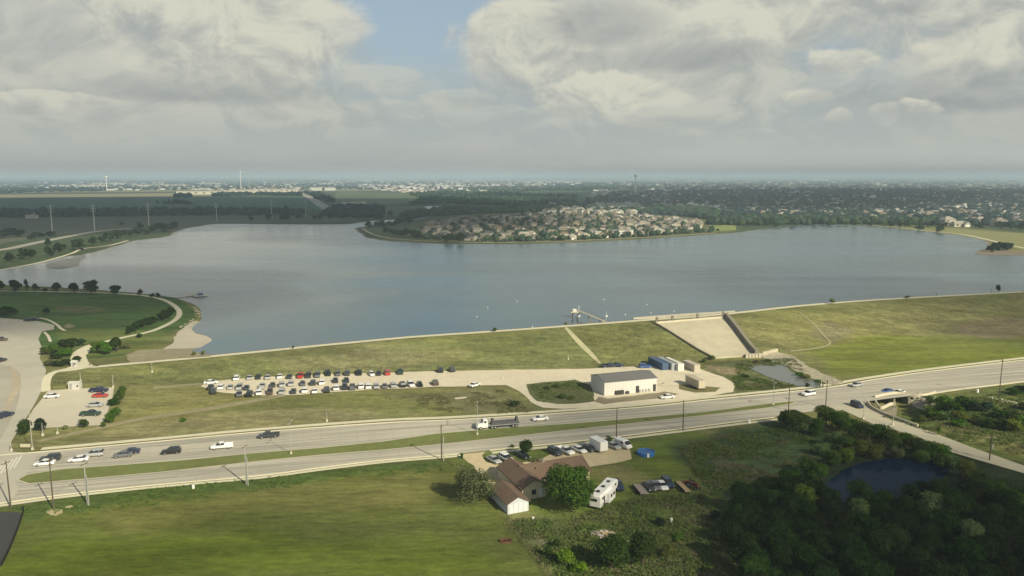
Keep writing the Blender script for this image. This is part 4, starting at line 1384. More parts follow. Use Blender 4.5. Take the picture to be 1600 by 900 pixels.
# dam-top bushes
for px, py, h_, w_, mm, ds in [(773, 518, 1.8, 2.8, LEAF_MID, 'small green bush on the dam crest left of the intake tower'), (884, 508, 1.4, 2.2, LEAF_DRY, 'little dull bush on the crest below the intake tower'), (1299, 475, 2.6, 3.6, LEAF_PALE, 'pale round bush on the dam crest right of the spillway'),
                               (1418, 466, 1.3, 3.4, LEAF_DRY, 'low dry bush on the crest in the middle right'), (1559, 457, 4.0, 3.0, LEAF_DARK, 'upright dark bush on the crest at the far right'), (458, 545, 1.2, 1.0, LEAF_DARK, 'tiny dark shrub on the crest above the parked cars'),
                               (1112, 563, 1.8, 4, LEAF_MID, 'green bush beside the foot of the spillway chute'), (1100, 566, 1.4, 3, LEAF_MID, 'small bush left of the spillway foot'),
                               (1250, 588, 1.8, 4, LEAF_MID, 'left clump of reeds on the creek pool bank'), (1262, 592, 1.6, 4, LEAF_DRY, 'middle clump of reeds on the creek pool bank'), (1278, 598, 1.3, 3.4, LEAF_MID, 'right clump of reeds on the creek pool bank'),
                               (1185, 567, 1.2, 3.4, LEAF_DRY, 'low shrub below the spillway sill, left one'), (1200, 566, 1.2, 3.4, LEAF_MID, 'low shrub below the spillway sill, right one'), (1165, 590, 1.2, 3.6, LEAF_DARK, 'dark low shrub left of the creek pool'),
                               (1262, 605, 1.4, 2.2, LEAF_DARK, 'small dark shrub by the road at the creek pool'), (805, 634, 1.6, 4.6, LEAF_DARK, 'dark green bush on grass left of the gravel entrance'), (878, 622, 1.3, 4, LEAF_MID, 'low green bush in the island, left'), (893, 624, 1.2, 3.5, LEAF_YEL, 'low yellowish bush in the island, right'),
                               (855, 608, 1.1, 4, LEAF_MID, 'low wide bush at the top of the grass island'), (870, 606, 1.0, 3.5, LEAF_MID, 'low wide bush right of the island top')]:
    BUSH.place(G(px, py), h_, w_, ds, 'bush', mtl=mm)

# scrub and rank grass tufts: uncountable
def tufts(name, areas, m, label, cat, seed, size=0.35, hgt=0.6):
    r = np.random.default_rng(seed)
    quads = []
    for pxs, n in areas:
        poly = [tuple(p) for p in GP(pxs)]
        x0, x1 = min(p[0] for p in poly), max(p[0] for p in poly)
        y0, y1 = min(p[1] for p in poly), max(p[1] for p in poly)
        q = r.uniform((x0, y0), (x1, y1), (n * 4, 2))
        keep = (inside_sd(q[:, 0], q[:, 1], poly) > 0) & (fb(q[:, 0], q[:, 1], 3.1, seed) * 0.6 + fb(q[:, 0], q[:, 1], 9, seed + 1) * 0.6 > 0.56)
        q = q[keep][:n]
        z = hz(q[:, 0], q[:, 1])
        quads.append(np.column_stack([q, z]))
    c = np.concatenate(quads)
    c = np.repeat(c, 7, 0)
    n = len(c)
    c = c + r.normal(size=(n, 3)) * np.array([0.45, 0.45, 0]) * size / 0.35
    hh = hgt * r.uniform(0.3, 1.0, n)
    c[:, 2] += hh * 0.5
    nrm = r.normal(size=(n, 3)) + np.array([0, 0, 1.2])
    nrm /= np.linalg.norm(nrm, axis=1)[:, None]
    t = np.cross(nrm, r.normal(size=(n, 3)))
    t /= np.linalg.norm(t, axis=1)[:, None]
    b = np.cross(nrm, t)
    s1 = size * r.uniform(0.4, 1.0, (n, 1))
    v4 = np.stack([c - t * s1, c - b * s1 * .6, c + t * s1, c + b * s1 * .6], 1).reshape(-1, 3)
    me = bpy.data.meshes.new(name)
    me.vertices.add(len(v4))
    me.vertices.foreach_set('co', v4.ravel())
    me.loops.add(len(v4))
    me.loops.foreach_set('vertex_index', np.arange(len(v4)))
    me.polygons.add(n)
    me.polygons.foreach_set('loop_start', np.arange(n) * 4)
    me.update()
    me.validate()
    me.materials.append(m)
    o = bpy.data.objects.new(name, me)
    COL.objects.link(o)
    return tag(o, label, cat, kind='stuff')


SCRUB = [([(1150, 566), (1240, 560), (1262, 584), (1225, 572), (1180, 572), (1160, 584), (1200, 596), (1240, 606), (1190, 602), (1150, 594)], 420), ([(860, 850), (900, 805), (1000, 778), (1120, 770), (1180, 800), (1190, 905), (1200, 960), (880, 960)], 2600),
         ([(1060, 700), (1130, 680), (1220, 668), (1300, 700), (1290, 745), (1180, 790), (1100, 760)], 1500),
         ([(800, 812), (860, 815), (880, 860), (856, 890)], 300), ([(1380, 652), (1460, 628), (1620, 610), (1700, 690), (1610, 715), (1500, 690)], 1700),
         ([(1145, 588), (1190, 592), (1240, 602), (1225, 607), (1150, 611)], 380), ([(825, 602), (900, 597), (925, 625), (850, 630)], 260)]
tufts('scrub_undergrowth', SCRUB, LEAF_SCRUB, 'rough green scrub covering the ground round house plot and creek', 'scrub', 3, 0.30, 0.8)
tufts('dry_grass', SCRUB + [([(700, 722), (760, 735), (800, 800), (860, 900), (845, 905), (780, 810)], 260), ([(600, 622), (790, 610), (830, 645), (720, 650)], 700),
                            ([(1050, 725), (1300, 700), (1250, 760)], 400)], LEAF_DRY, 'dry brown and grey weeds mixed through the scrub', 'weeds', 8, 0.26, 0.6)
tufts('woodland_undergrowth', [([(1180, 960), (1150, 820), (1240, 750), (1300, 790), (1470, 790), (1520, 745), (1640, 765), (1760, 960)], 3000)], LEAF_DARK, 'dark undergrowth between the trees of the lower woods', 'undergrowth', 14, 0.4, 1.4)
tufts('field_grass', [([(20, 795), (250, 762), (680, 722), (700, 735), (400, 768), (60, 815)], 900)], LEAF_SCRUB, 'rank green grass along the sidewalk edge of the lawn field', 'grass', 21, 0.25, 0.35)
# ------------------------------------------------------------------ vehicles
def paint(name, c, rough=0.35):
    return mat(name, c, rough, 0.05, 1.0, metal=0.0, spec=0.5, coat=0.4)


PAINT = {'white': paint('paint_white', (0.74, 0.74, 0.71)), 'silver': paint('paint_silver', (0.36, 0.37, 0.37)), 'grey': paint('paint_grey', (0.13, 0.135, 0.14)),
         'black': paint('paint_black', (0.014, 0.015, 0.017)), 'dark': paint('paint_dark', (0.035, 0.04, 0.045)), 'red': paint('paint_red', (0.42, 0.03, 0.02)), 'blue': paint('paint_blue', (0.03, 0.09, 0.28)),
         'navy': paint('paint_navy', (0.015, 0.025, 0.06)), 'green': paint('paint_green', (0.02, 0.05, 0.035)), 'brown': paint('paint_brown', (0.09, 0.06, 0.04))}


def ring(x, w, zb, zt):
    return [(x, -w * .9, zb), (x, -w, zb + .14), (x, -w, zt - .14), (x, -w * .86, zt), (x, w * .86, zt), (x, w, zt - .14), (x, w, zb + .14), (x, w * .9, zb)]


def make_vehicle(kind):
    root = empty(kind, (0, 0, -500))
    b = MB()
    g = MB()
    wheels = (1.42, -1.42)
    wr = 0.33
    if kind == 'parked_sedan' or kind == 'sedan':
        b.loft([ring(*r) for r in [(-2.32, .74, .42, .80), (-2.22, .86, .28, .96), (-1.55, .90, .24, 1.02), (0, .91, .24, .98), (1.15, .90, .24, .95), (2.05, .86, .28, .80), (2.32, .72, .40, .64)]])
        g.frustum((-1.75, 1.20, .82), .96, (-1.05, .38, .64), 1.40)
        b.frustum((-1.08, .40, .66), 1.395, (-.98, .30, .58), 1.45)
        b.box((-.28, .0, 1.18), (.09, 1.50, .44))
        hz_, tz, hx, tx = .62, .82, 2.24, -2.26
    elif kind in ('suv', 'parked_suv'):
        wr = .38
        b.loft([ring(*r) for r in [(-2.35, .80, .45, 1.05), (-2.28, .92, .32, 1.14), (-1.4, .95, .30, 1.14), (0, .96, .30, 1.10), (1.1, .95, .30, 1.08), (2.1, .92, .34, 1.00), (2.36, .80, .42, .82)]])
        g.frustum((-2.24, 1.15, .88), 1.08, (-1.98, .30, .72), 1.68)
        b.frustum((-2.02, .34, .74), 1.675, (-1.92, .22, .66), 1.75)
        b.box((-.30, 0, 1.38), (.10, 1.64, .56))
        b.box((-1.35, 0, 1.38), (.10, 1.64, .56))
        hz_, tz, hx, tx = .78, 1.0, 2.28, -2.30
    elif kind in ('pickup', 'parked_pickup'):
        wr = .40
        wheels = (1.75, -1.75)
        b.loft([ring(*r) for r in [(-.55, .96, .40, 1.12), (.3, .97, .40, 1.12), (1.3, .96, .40, 1.12), (2.4, .94, .42, 1.04), (2.75, .84, .46, .86)]])
        b.box((-1.68, 0, .62), (2.3, 1.86, .30))
        for s_ in (-1, 1):
            b.box((-1.68, s_ * .90, .96), (2.3, .10, .42))
        b.box((-2.80, 0, .92), (.08, 1.86, .46))
        g.frustum((-.60, 1.45, .88), 1.10, (-.48, .75, .72), 1.70)
        b.frustum((-.52, .78, .74), 1.695, (-.42, .66, .66), 1.77)
        b.box((.25, 0, 1.40), (.10, 1.66, .56))
        hz_, tz, hx, tx = .82, .95, 2.62, -2.82
    elif kind == 'van':
        wr = .36
        wheels = (1.6, -1.5)
        b.loft([ring(*r) for r in [(-2.55, .90, .38, 1.95), (-2.45, .98, .34, 2.05), (.9, .98, .34, 2.05), (1.35, .96, .34, 1.55), (2.0, .94, .34, 1.15), (2.5, .82, .40, .85)]])
        g.frustum((.95, 1.95, .84), 1.22, (.85, 1.02, .76), 1.92)
        for s_ in (-1, 1):
            g.box((.4, s_ * .975, 1.55), (.9, .05, .5))
        hz_, tz, hx, tx = .85, 1.0, 2.35, -2.50
    b.build('body', PAINT['white'], root)
    g.build('window', GLASS, root)
    wm = MB()
    wm.tube((0, -.11, 0), (0, .11, 0), wr, wr, 12, BLACK)
    wm.tube((0, -.125, 0), (0, .125, 0), wr * .55, wr * .55, 8, GALV)
    wmesh = wm.mesh('wheel')
    for x in wheels:
        for s_ in (-1, 1):
            w = bpy.data.objects.new('wheel', wmesh)
            COL.objects.link(w)
            w.parent = root
            w.location = (x, s_ * .80, wr)
    if not kind.startswith('parked'):
        for s_ in (-1, 1):
            q = MB()
            q.box((hx, s_ * .60, hz_), (.14, .34, .16))
            q.build('headlight', LAMPW, root)
            q = MB()
            q.box((tx, s_ * .66, tz), (.10, .24, .20))
            q.build('taillight', LAMPR, root)
    return reg(root)


bpy.context.view_layer.update()
PROTO = {k_: make_vehicle(k_) for k_ in ('parked_sedan', 'sedan', 'suv', 'parked_suv', 'pickup', 'parked_pickup', 'van')}


def car(kind, loc, head, col, label, group=None, cat='car', off=0.0):
    c = copy_tree(PROTO[kind], None, PAINT[col])
    c.location = (loc[0], loc[1], loc[2] + off)
    c.rotation_euler = (0, 0, head)
    tag(c, label, cat, group)
    return c


def heading(a, b):
    d = G(*b) - G(*a)
    return math.atan2(d.y, d.x)


# gravel lot, three rows (coordinates surveyed at 4x from 300, 470)
LOT_DIR = heading((350, 612), (680, 602))
rows = {
    'back': [(280, 494, 'white'), (362, 490, 'silver'), (415, 487, 'dark'), (475, 487, 'silver'), (548, 483, 'white'), (610, 484, 'dark'), (678, 479, 'red'), (728, 479, 'dark'), (785, 476, 'grey'), (850, 466, 'black'),
             (912, 466, 'grey'), (970, 464, 'dark'), (1045, 461, 'black'), (1122, 467, 'white'), (1167, 463, 'black'), (1220, 461, 'red'), (1302, 455, 'green'), (1553, 445, 'black'), (1625, 441, 'dark')],
    'middle': [(118, 550, 'dark'), (185, 550, 'white'), (240, 550, 'silver'), (297, 553, 'silver'), (342, 554, 'dark'), (440, 547, 'silver'), (505, 536, 'dark'), (562, 535, 'silver'), (620, 529, 'silver'), (692, 528, 'grey'),
               (757, 524, 'dark'), (812, 521, 'white'), (897, 509, 'dark'), (965, 508, 'dark')],
    'front': [(135, 577, 'dark'), (295, 595, 'grey'), (360, 593, 'black'), (420, 585, 'white'), (488, 582, 'brown'), (565, 579, 'silver'), (635, 576, 'dark'), (705, 571, 'white'), (768, 574, 'white'), (842, 568, 'dark'), (902, 556, 'white'),
              (955, 552, 'dark'), (1003, 551, 'grey'), (1055, 545, 'white'), (1100, 546, 'white'), (1152, 545, 'silver'), (1205, 543, 'grey'), (1258, 539, 'silver'), (1315, 536, 'black'), (1368, 535, 'white'), (1423, 533, 'black'), (1520, 524, 'brown')],
}
kcyc = ['parked_suv', 'parked_sedan', 'parked_suv', 'parked_pickup', 'parked_sedan', 'parked_suv']
for rn, lst in rows.items():
    for i, (zx, zy, c_) in enumerate(lst):
        p = G(300 + zx / 4, 470 + zy / 4)
        kd = random.choice(kcyc)
        hd = LOT_DIR + math.pi / 2 * (1 if random.random() < 0.7 else -1) + random.gauss(0, 0.06) + 0.12
        nm = kd.replace('parked_', '').replace('sedan', 'car').replace('suv', 'estate car').replace('pickup', 'pickup')
        cn = {'dark': 'dark grey', 'green': 'dark green', 'brown': 'brownish', 'grey': 'mid grey'}.get(c_, c_)
        car(kd, p, hd, c_, f'{cn} {nm} in the {rn} row of the gravel lot, {nth(i)} from the left', 'cars parked in the gravel lot', 'pickup truck' if 'pickup' in kd else 'car', 0.08)
car('parked_sedan', G(742, 604), LOT_DIR + 0.8, 'white', 'lone white car on the gravel right of the parked rows', None, 'car', 0.08)
car('parked_sedan', G(330, 600), LOT_DIR + 0.1, 'white', 'white car across the far left end of the gravel lot', None, 'car', 0.08)

RD = heading((268, 706), (420, 692))
RDE = heading((1270, 617), (1400, 596))
for kd, px, py, hd, c_, ds in [
        ('sedan', 70, 727, RD + math.pi, 'white', 'white car nearest the junction in the near lane'), ('suv', 79, 720, RD + math.pi, 'dark', 'dark car alongside the white car at the junction'),
        ('sedan', 123, 721, RD + math.pi, 'white', 'second white car behind the junction on the westbound road'), ('suv', 147, 713, RD + math.pi, 'silver', 'silver estate car in the far lane before the junction'),
        ('sedan', 192, 714, RD + math.pi, 'grey', 'dark grey car in front of another dark car on the main road'), ('sedan', 204, 709, RD + math.pi, 'navy', 'dark car half hidden behind the grey one on the main road'),
        ('suv', 268, 709, RD + math.pi, 'black', 'black estate car driving alone on the westbound road'), ('pickup', 347, 701, RD + math.pi, 'white', 'white pickup truck driving on the westbound road'),
        ('pickup', 420, 684, RD + math.pi, 'dark', 'dark pickup truck close to the north kerb'), ('sedan', 844, 657, RD + math.pi, 'white', 'white car following the long flatbed truck'),
        ('suv', 1263, 618, RDE + math.pi, 'white', 'white car left of the creek junction on the main road'), ('sedan', 1338, 604, RDE + math.pi, 'silver', 'silver car in the far lane above the creek bridge'),
        ('sedan', 1386, 614, RDE + math.pi, 'blue', 'blue car on the road beside the creek bridge'), ('sedan', 1404, 616, RDE + math.pi, 'white', 'white and red car just behind the blue one near the bridge'),
        ('suv', 1339, 636, heading((1300, 622), (1350, 645)), 'navy', 'dark blue car turning into the creek road')]:
    p = G(px, py)
    car(kd, p, hd, c_, ds, None, 'pickup truck' if kd == 'pickup' else 'car', 0.07)
for kd, px, py, c_, hd, ds in [('sedan', 82, 622, 'white', .1, 'white car alone in the upper left of the small car park'), ('parked_pickup', 155, 613, 'navy', .05, 'dark blue pickup at the top of the car park'),
                               ('parked_sedan', 157, 621, 'red', .05, 'red car parked beside the dark blue pickup'), ('parked_sedan', 149, 636, 'silver', .02, 'pale silver car parked below the red one'),
                               ('parked_pickup', 142, 650, 'green', .0, 'dark green pickup parked lowest in the car park')]:
    car(kd, G(px, py), hd + 0.08, c_, ds, None, 'car', 0.15)
for kd, px, py, c_, hd, ds in [('suv', 2, 533, 'brown', .2, 'brown car on the street at the left edge of view'), ('suv', 0, 566, 'dark', 1.2, 'dark car cut by the left edge on the street'),
                               ('suv', 9, 652, 'navy', 1.25, 'dark car driving up the side street'), ('parked_sedan', 46, 502, 'black', .15, 'left of two black vehicles parked at the street end'),
                               ('parked_sedan', 54, 501, 'black', .15, 'right of two black vehicles parked at the street end')]:
    car(kd, G(px, py), hd, c_, ds, None, 'car', 0.13)
# yard vehicles
YH = heading((771, 716), (790, 730))
for kd, px, py, c_, dh, ds in [('sedan', 772, 722, 'silver', 0, 'silver car furthest left in front of the house'), ('suv', 791, 720, 'white', 0, 'white car second from left in front of the house'),
                               ('sedan', 817, 715, 'black', 0, 'black car in the shade under the small tree'), ('suv', 867, 710, 'dark', 0, 'dark car left of the white pickup in the house yard'),
                               ('pickup', 884, 708, 'white', 0, 'white pickup in the middle of the yard row'), ('sedan', 905, 706, 'white', 0, 'white car right of the white pickup in the yard'),
                               ('sedan', 919, 704, 'dark', 0, 'dark car beside the white box trailer'), ('sedan', 958, 700, 'silver', 0, 'pale car between box trailer and white van'),
                               ('van', 974, 699, 'white', 0, 'white van at the right end of the yard row')]:
    car(kd, G(px, py), YH + dh + math.radians(8), c_, ds, None, {'van': 'van', 'pickup': 'pickup truck'}.get(kd, 'car'), 0.07)
car('pickup', G(965, 762), heading((955, 750), (968, 768)), 'navy', 'dark pickup parked against the front of the camper trailer', None, 'pickup truck', 0.0)
JH = heading((994, 752), (1010, 770))
for kd, px, py, c_, ds in [('sedan', 1014, 764, 'dark', 'dark old car beside the grey flat trailer'), ('sedan', 1023, 762, 'grey', 'grey old car in the middle of the junk row'),
                           ('sedan', 1034, 762, 'white', 'white-nosed old car in the junk row'), ('suv', 1043, 759, 'navy', 'dark blue old car at the right of the junk row')]:
    car(kd, G(px, py), JH, c_, ds, 'old vehicles standing behind the house', 'car', 0.0)
car('parked_pickup', G(952, 574), LOT_DIR, 'navy', 'dark blue pickup parked behind the metal building, left one', None, 'pickup truck', 0.08)
car('parked_pickup', G(963, 573.5), LOT_DIR, 'navy', 'dark blue pickup parked behind the metal building, right one', None, 'pickup truck', 0.08)
car('parked_suv', G(1008, 575), LOT_DIR, 'blue', 'blue vehicle parked beside the navy shipping container', None, 'car', 0.08)
car('sedan', G(1042, 623), RD + math.pi, 'white', 'white car parked on the roadside below the metal building', None, 'car', 0.1)
for k_ in PROTO.values():
    for ch in kids(k_):
        bpy.data.objects.remove(ch)
    bpy.data.objects.remove(k_)


def wheel_at(parent, x, y, r=.42, w=.26):
    m_ = MB()
    m_.tube((x, y - w / 2, r), (x, y + w / 2, r), r, r, 12, BLACK)
    m_.tube((x, y - w / 2 - .01, r), (x, y + w / 2 + .01, r), r * .5, r * .5, 8, GALV)
    return m_.build('wheel', None, parent)


def flatbed_truck():
    a, b = G(748, 671, .07), G(808, 666, .07)
    o = empty('flatbed_truck', a.lerp(b, .5), heading((808, 666), (748, 671)))
    tag(o, 'long flatbed truck with white cab carrying dark steel frames', 'truck')
    m = MB()
    m.loft([ring(*r) for r in [(3.1, 1.0, .6, 1.9), (3.3, 1.15, .55, 2.9), (4.4, 1.15, .55, 2.9), (4.75, 1.12, .55, 2.0), (5.9, 1.02, .6, 1.7), (6.3, .85, .65, 1.3)]])
    m.build('cab', PAINT['white'], o)
    m = MB()
    m.box((4.62, 0, 2.35), (.25, 2.0, .62))
    for s_ in (-1, 1):
        m.box((3.95, s_ * 1.16, 2.3), (.7, .05, .55))
    m.build('window', GLASS, o)
    m = MB()
    m.box((-1.6, 0, 1.05), (9.4, 2.2, .22))
    m.box((-1.6, .5, .8), (9.4, .15, .3))
    m.box((-1.6, -.5, .8), (9.4, .15, .3))
    m.build('flatbed', mat('bed_grey', (.28, .28, .27), .8, .15), o)
    for x in (1.6, -5.4):
        m = MB()
        m.box((x, 0, 2.0), (1.0, 2.1, 1.7), taper=.45)
        m.build('steel_frame', DKMET, o)
    m = MB()
    for y in (-.6, .2, .8):
        m.box((-1.9, y, 1.55), (6.4, .35, .6))
    m.box((-1.9, -.2, 1.95), (5.6, .3, .25))
    m.build('beam', mat('steel_grey', (.10, .10, .11), .6, .2), o)
    for x in (5.2, 1.9, 1.0, -4.2, -5.1):
        for s_ in (-1, 1):
            wheel_at(o, x, s_ * .95, .5, .3)


flatbed_truck()


def camper():
    r, f = G(929, 797), G(957, 769)
    L_ = (f - r).length
    o = empty('camper_trailer', r.lerp(f, .5), math.atan2(f.y - r.y, f.x - r.x))
    tag(o, 'long white camper trailer parked on grass right of the big tree', 'camper trailer')
    h = L_ / 2
    m = MB()
    m.loft([[(x, -1.2, zb), (x, 1.2, zb), (x, 1.25, zb + .4), (x, 1.25, zt - .12), (x, 1.1, zt), (x, -1.1, zt), (x, -1.25, zt - .12), (x, -1.25, zb + .4)] for x, zb, zt in
            [(-h, .75, 3.0), (-h + .3, .6, 3.35), (0, .6, 3.4), (h - 3.0, .6, 3.4), (h - 2.9, 1.5, 3.5), (h - .5, 1.5, 3.5), (h, 2.0, 3.2)]])
    m.build('body', PAINT['white'], o)
    m = MB()
    m.box((-.2, -1.65, 1.7), (3.6, .85, 2.0))
    m.build('slide_out', PAINT['white'], o)
    for x, y, w_, z_, h_ in [(-.8, -2.09, .9, 2.0, .7), (.7, -2.09, 1.0, 2.0, .7), (-3.8, -1.27, .9, 2.3, .5), (h - 1.6, -1.27, .8, 2.7, .45)]:
        m = MB()
        m.box((x, y, z_), (w_, .04, h_))
        m.build('window', GLASS, o)
    m = MB()
    m.box((-h - .01, 0, 2.2), (.04, 1.1, .6))
    m.build('window', GLASS, o)
    m = MB()
    m.box((-2.9, -1.27, 1.6), (.75, .04, 1.9))
    m.build('door', DKMET, o)
    for x in (-3.4, -.4, 2.7):
        m = MB()
        m.box((x, 0, 3.5), (.75, .7, .26))
        m.build('roof_vent', DKMET, o)
    m = MB()
    m.box((-1, -1.28, 1.15), (8, .03, .22))
    m.build('stripe', mat('stripe_grey', (.25, .25, .27), .5, .05), o)
    for x in (-2.0, -1.0):
        for s_ in (-1, 1):
            wheel_at(o, x, s_ * 1.12, .38)


camper()


def box_trailer(px, py, L_, Wd, Hh, hd, label, mt, cat='trailer', name='box_trailer'):
    p = G(px, py, .07)
    o = empty(name, p, hd)
    tag(o, label, cat)
    m = MB()
    m.box((0, 0, .65 + Hh / 2), (L_, Wd, Hh))
    m.build('body', mt, o)
    m = MB()
    m.box((-L_ / 2 - .02, 0, .65 + Hh / 2), (.05, Wd * .86, Hh * .88))
    m.build('door', mt, o)
    m = MB()
    m.box((L_ / 2 + .7, 0, .55), (1.4, .15, .12))
    m.box((L_ / 2 + .7, .35, .55), (1.5, .1, .1), .5)
    m.build('drawbar', DKMET, o)
    for x in (-.5, .4):
        for s_ in (-1, 1):
            wheel_at(o, x, s_ * (Wd / 2 - .1), .35)


box_trailer(935, 704, 5.2, 2.3, 2.4, YH + math.pi, 'white box trailer in the row of cars beside the road', PAINT['white'])


def flat_trailer(px, py, L_, Wd, hd, label, mt):
    o = empty('flat_trailer', G(px, py), hd)
    tag(o, label, 'trailer')
    m = MB()
    m.box((0, 0, .62), (L_, Wd, .14), m=mt)
    m.build('deck', mt, o)
    m = MB()
    for s_ in (-1, 1):
        m.box((0, s_ * Wd / 2, .72), (L_, .08, .3))
    m.box((L_ / 2 + .6, 0, .5), (1.3, .12, .12))
    m.build('rail', DKMET, o)
    for x in (-.5, .5):
        for s_ in (-1, 1):
            wheel_at(o, x, s_ * (Wd / 2 + .1), .35)


flat_trailer(1001, 768, 5.4, 2.1, JH, 'grey flat trailer at the left end of the junk row', mat('faded_grey_deck', (.27, .23, .20), .9, .2, 1.5))
flat_trailer(1067, 764, 5.8, 1.6, JH, 'tan wooden flat trailer right of the junk cars', WOOD)


def tractor():
    o = empty('old_tractor', G(1083, 762), JH + .4)
    tag(o, 'rusty red-brown farm machine at the right end of the junk row', 'tractor')
    m = MB()
    m.box((.7, 0, 1.0), (1.9, .7, .7), taper=.85)
    m.box((-.6, 0, .95), (1.3, 1.0, .5))
    m.build('body', RUST, o)
    m = MB()
    m.box((-.8, 0, 1.5), (.5, .55, .12))
    m.box((-1.0, 0, 1.75), (.1, .55, .45))
    m.build('seat', DKMET, o)
    m = MB()
    m.tube((1.1, 0, 1.3), (1.1, 0, 2.1), .05)
    m.build('exhaust_pipe', DKMET, o)
    m = MB()
    m.box((-2.2, 0, .45), (1.8, 2.3, .25))
    m.box((-2.2, 0, .7), (.2, 2.4, .3))
    m.build('implement', RUST, o)
    for s_ in (-1, 1):
        wheel_at(o, -.6, s_ * .8, .68, .35)
        wheel_at(o, 1.3, s_ * .55, .4, .22)


tractor()


def trampoline():
    o = empty('paddling_pool', G(1009, 710))
    tag(o, 'round blue above-ground pool covered in blue sheet on the lawn', 'pool')
    m = MB()
    n = 24
    R_ = 2.2
    vs, fs = [], []
    for z, r in ((0, R_), (.85, R_ * 1.02), (.85, R_ * .93), (.62, R_ * .9)):
        vs += [(r * math.cos(2 * math.pi * i / n), r * math.sin(2 * math.pi * i / n), z) for i in range(n)]
    for k_ in range(3):
        fs += [(k_ * n + i, k_ * n + (i + 1) % n, (k_ + 1) * n + (i + 1) % n, (k_ + 1) * n + i) for i in range(n)]
    m.add(vs, fs)
    m.build('pool_wall', BLUEP, o)
    m = MB()
    m.poly([(R_ * .9 * math.cos(2 * math.pi * i / n), R_ * .9 * math.sin(2 * math.pi * i / n), .64) for i in range(n)])
    m.build('cover', mat('blue_cover', (.05, .16, .42), .4, .4, 1.2, bump=.6), o)
    m = MB()
    m.box((.2, -R_ - .12, .5), (.5, .1, 1.1))
    m.build('ladder', WHITE, o)


trampoline()


def fire_ring():
    o = empty('fire_ring', G(790, 846))
    tag(o, 'rusty orange and black ring lying on the lawn by the fence', 'fire ring')
    m = MB()
    n = 16
    for i in range(n):
        a = 2 * math.pi * i / n
        m.box((1.15 * math.cos(a), .7 * math.sin(a), .16), (.46, .2, .34), a + math.pi / 2)
    m.build('rim', mat('ring_rust', (.17, .075, .035), .9, .5, 3), o)
    m = MB()
    m.poly([(1.05 * math.cos(2 * math.pi * i / n), .62 * math.sin(2 * math.pi * i / n), .06) for i in range(n)])
    m.build('ash', BLACK, o)


fire_ring()


def debris():
    m = MB()
    c = G(943, 836)
    ms = [mat('debris_white', (.55, .5, .45), .9, .3, 2), mat('debris_grey', (.25, .22, .2), .9, .3, 2), WOOD, mat('debris_pink', (.40, .30, .26), .9, .3, 2)]
    for _ in range(110):
        a, r = random.uniform(0, 6.28), random.random() ** .6
        p = (c.x + 2.6 * r * math.cos(a), c.y + 1.7 * r * math.sin(a), .15 + .6 * (1 - r) * random.random())
        m.box(p, (random.uniform(.2, .9), random.uniform(.1, .5), random.uniform(.06, .3)), random.uniform(0, 3), random.choice(ms))
    tag(m.build('debris_pile'), 'heap of pale broken debris in the scrub above the twin dark trees', 'debris pile')


debris()
for px, py, s_, ds in [(833, 812, .5, 'small white bucket on the grass below the house'), (1049, 815, .6, 'small white barrel in the scrub above the bluish bush'), (1170, 661, .9, 'white stone-like box beside the sidewalk above the dark scrub'),
                       (302, 763, .7, 'small white marker box on the lawn near the sidewalk'), (1527, 613, .9, 'small white box on the grass at the right')]:
    m = MB()
    m.tube((0, 0, 0), (0, 0, s_ * 1.1), s_ * .5, s_ * .42, 10)
    m.tube((0, 0, s_ * 1.1), (0, 0, s_ * 1.2), s_ * .46, s_ * .4, 10)
    q = m.build('utility_box', WHITE)
    q.location = G(px, py)
    tag(q, ds, 'utility box')


# ------------------------------------------------------------------ buildings
def gable_block(root, org, rz, L_, Wd, eave, ridge, wallm, roofm, over=.45, z0=0.0, walls=True, names=('wall', 'roof')):
    """origin = front left corner; length along local x, depth along local y, ridge along x"""
    cr, sr = math.cos(rz), math.sin(rz)

    def T(x, y, z):
        return (org[0] + x * cr - y * sr, org[1] + x * sr + y * cr, z + z0)
    if walls:
        m = MB()
        A = [T(0, 0, -.3), T(L_, 0, -.3), T(L_, Wd, -.3), T(0, Wd, -.3)]
        B = [T(0, 0, eave), T(L_, 0, eave), T(L_, Wd, eave), T(0, Wd, eave)]
        g0, g1 = T(0, Wd / 2, ridge - .05), T(L_, Wd / 2, ridge - .05)
        m.add(A + B + [g0, g1], [(0, 1, 5, 4), (2, 3, 7, 6), (1, 2, 6, 9, 5), (3, 0, 4, 8, 7)])
        m.build(names[0], wallm, root)
    sl = (ridge - eave) / (Wd / 2)
    m = MB()
    th = .16
    e = eave - over * sl + .06
    x0, x1 = -over, L_ + over
    prof = [(-over, e), (Wd / 2, ridge + .06), (Wd + over, e), (Wd + over, e + th), (Wd / 2, ridge + .06 + th), (-over, e + th)]
    vs = [T(x0, y, z) for y, z in prof] + [T(x1, y, z) for y, z in prof]
    fs = [(i, (i + 1) % 6, 6 + (i + 1) % 6, 6 + i) for i in range(6)] + [(0, 5, 4, 1), (1, 4, 3, 2), (6, 7, 10, 11), (7, 8, 9, 10)]
    m.add(vs, fs)
    return m.build(names[1], roofm, root), T


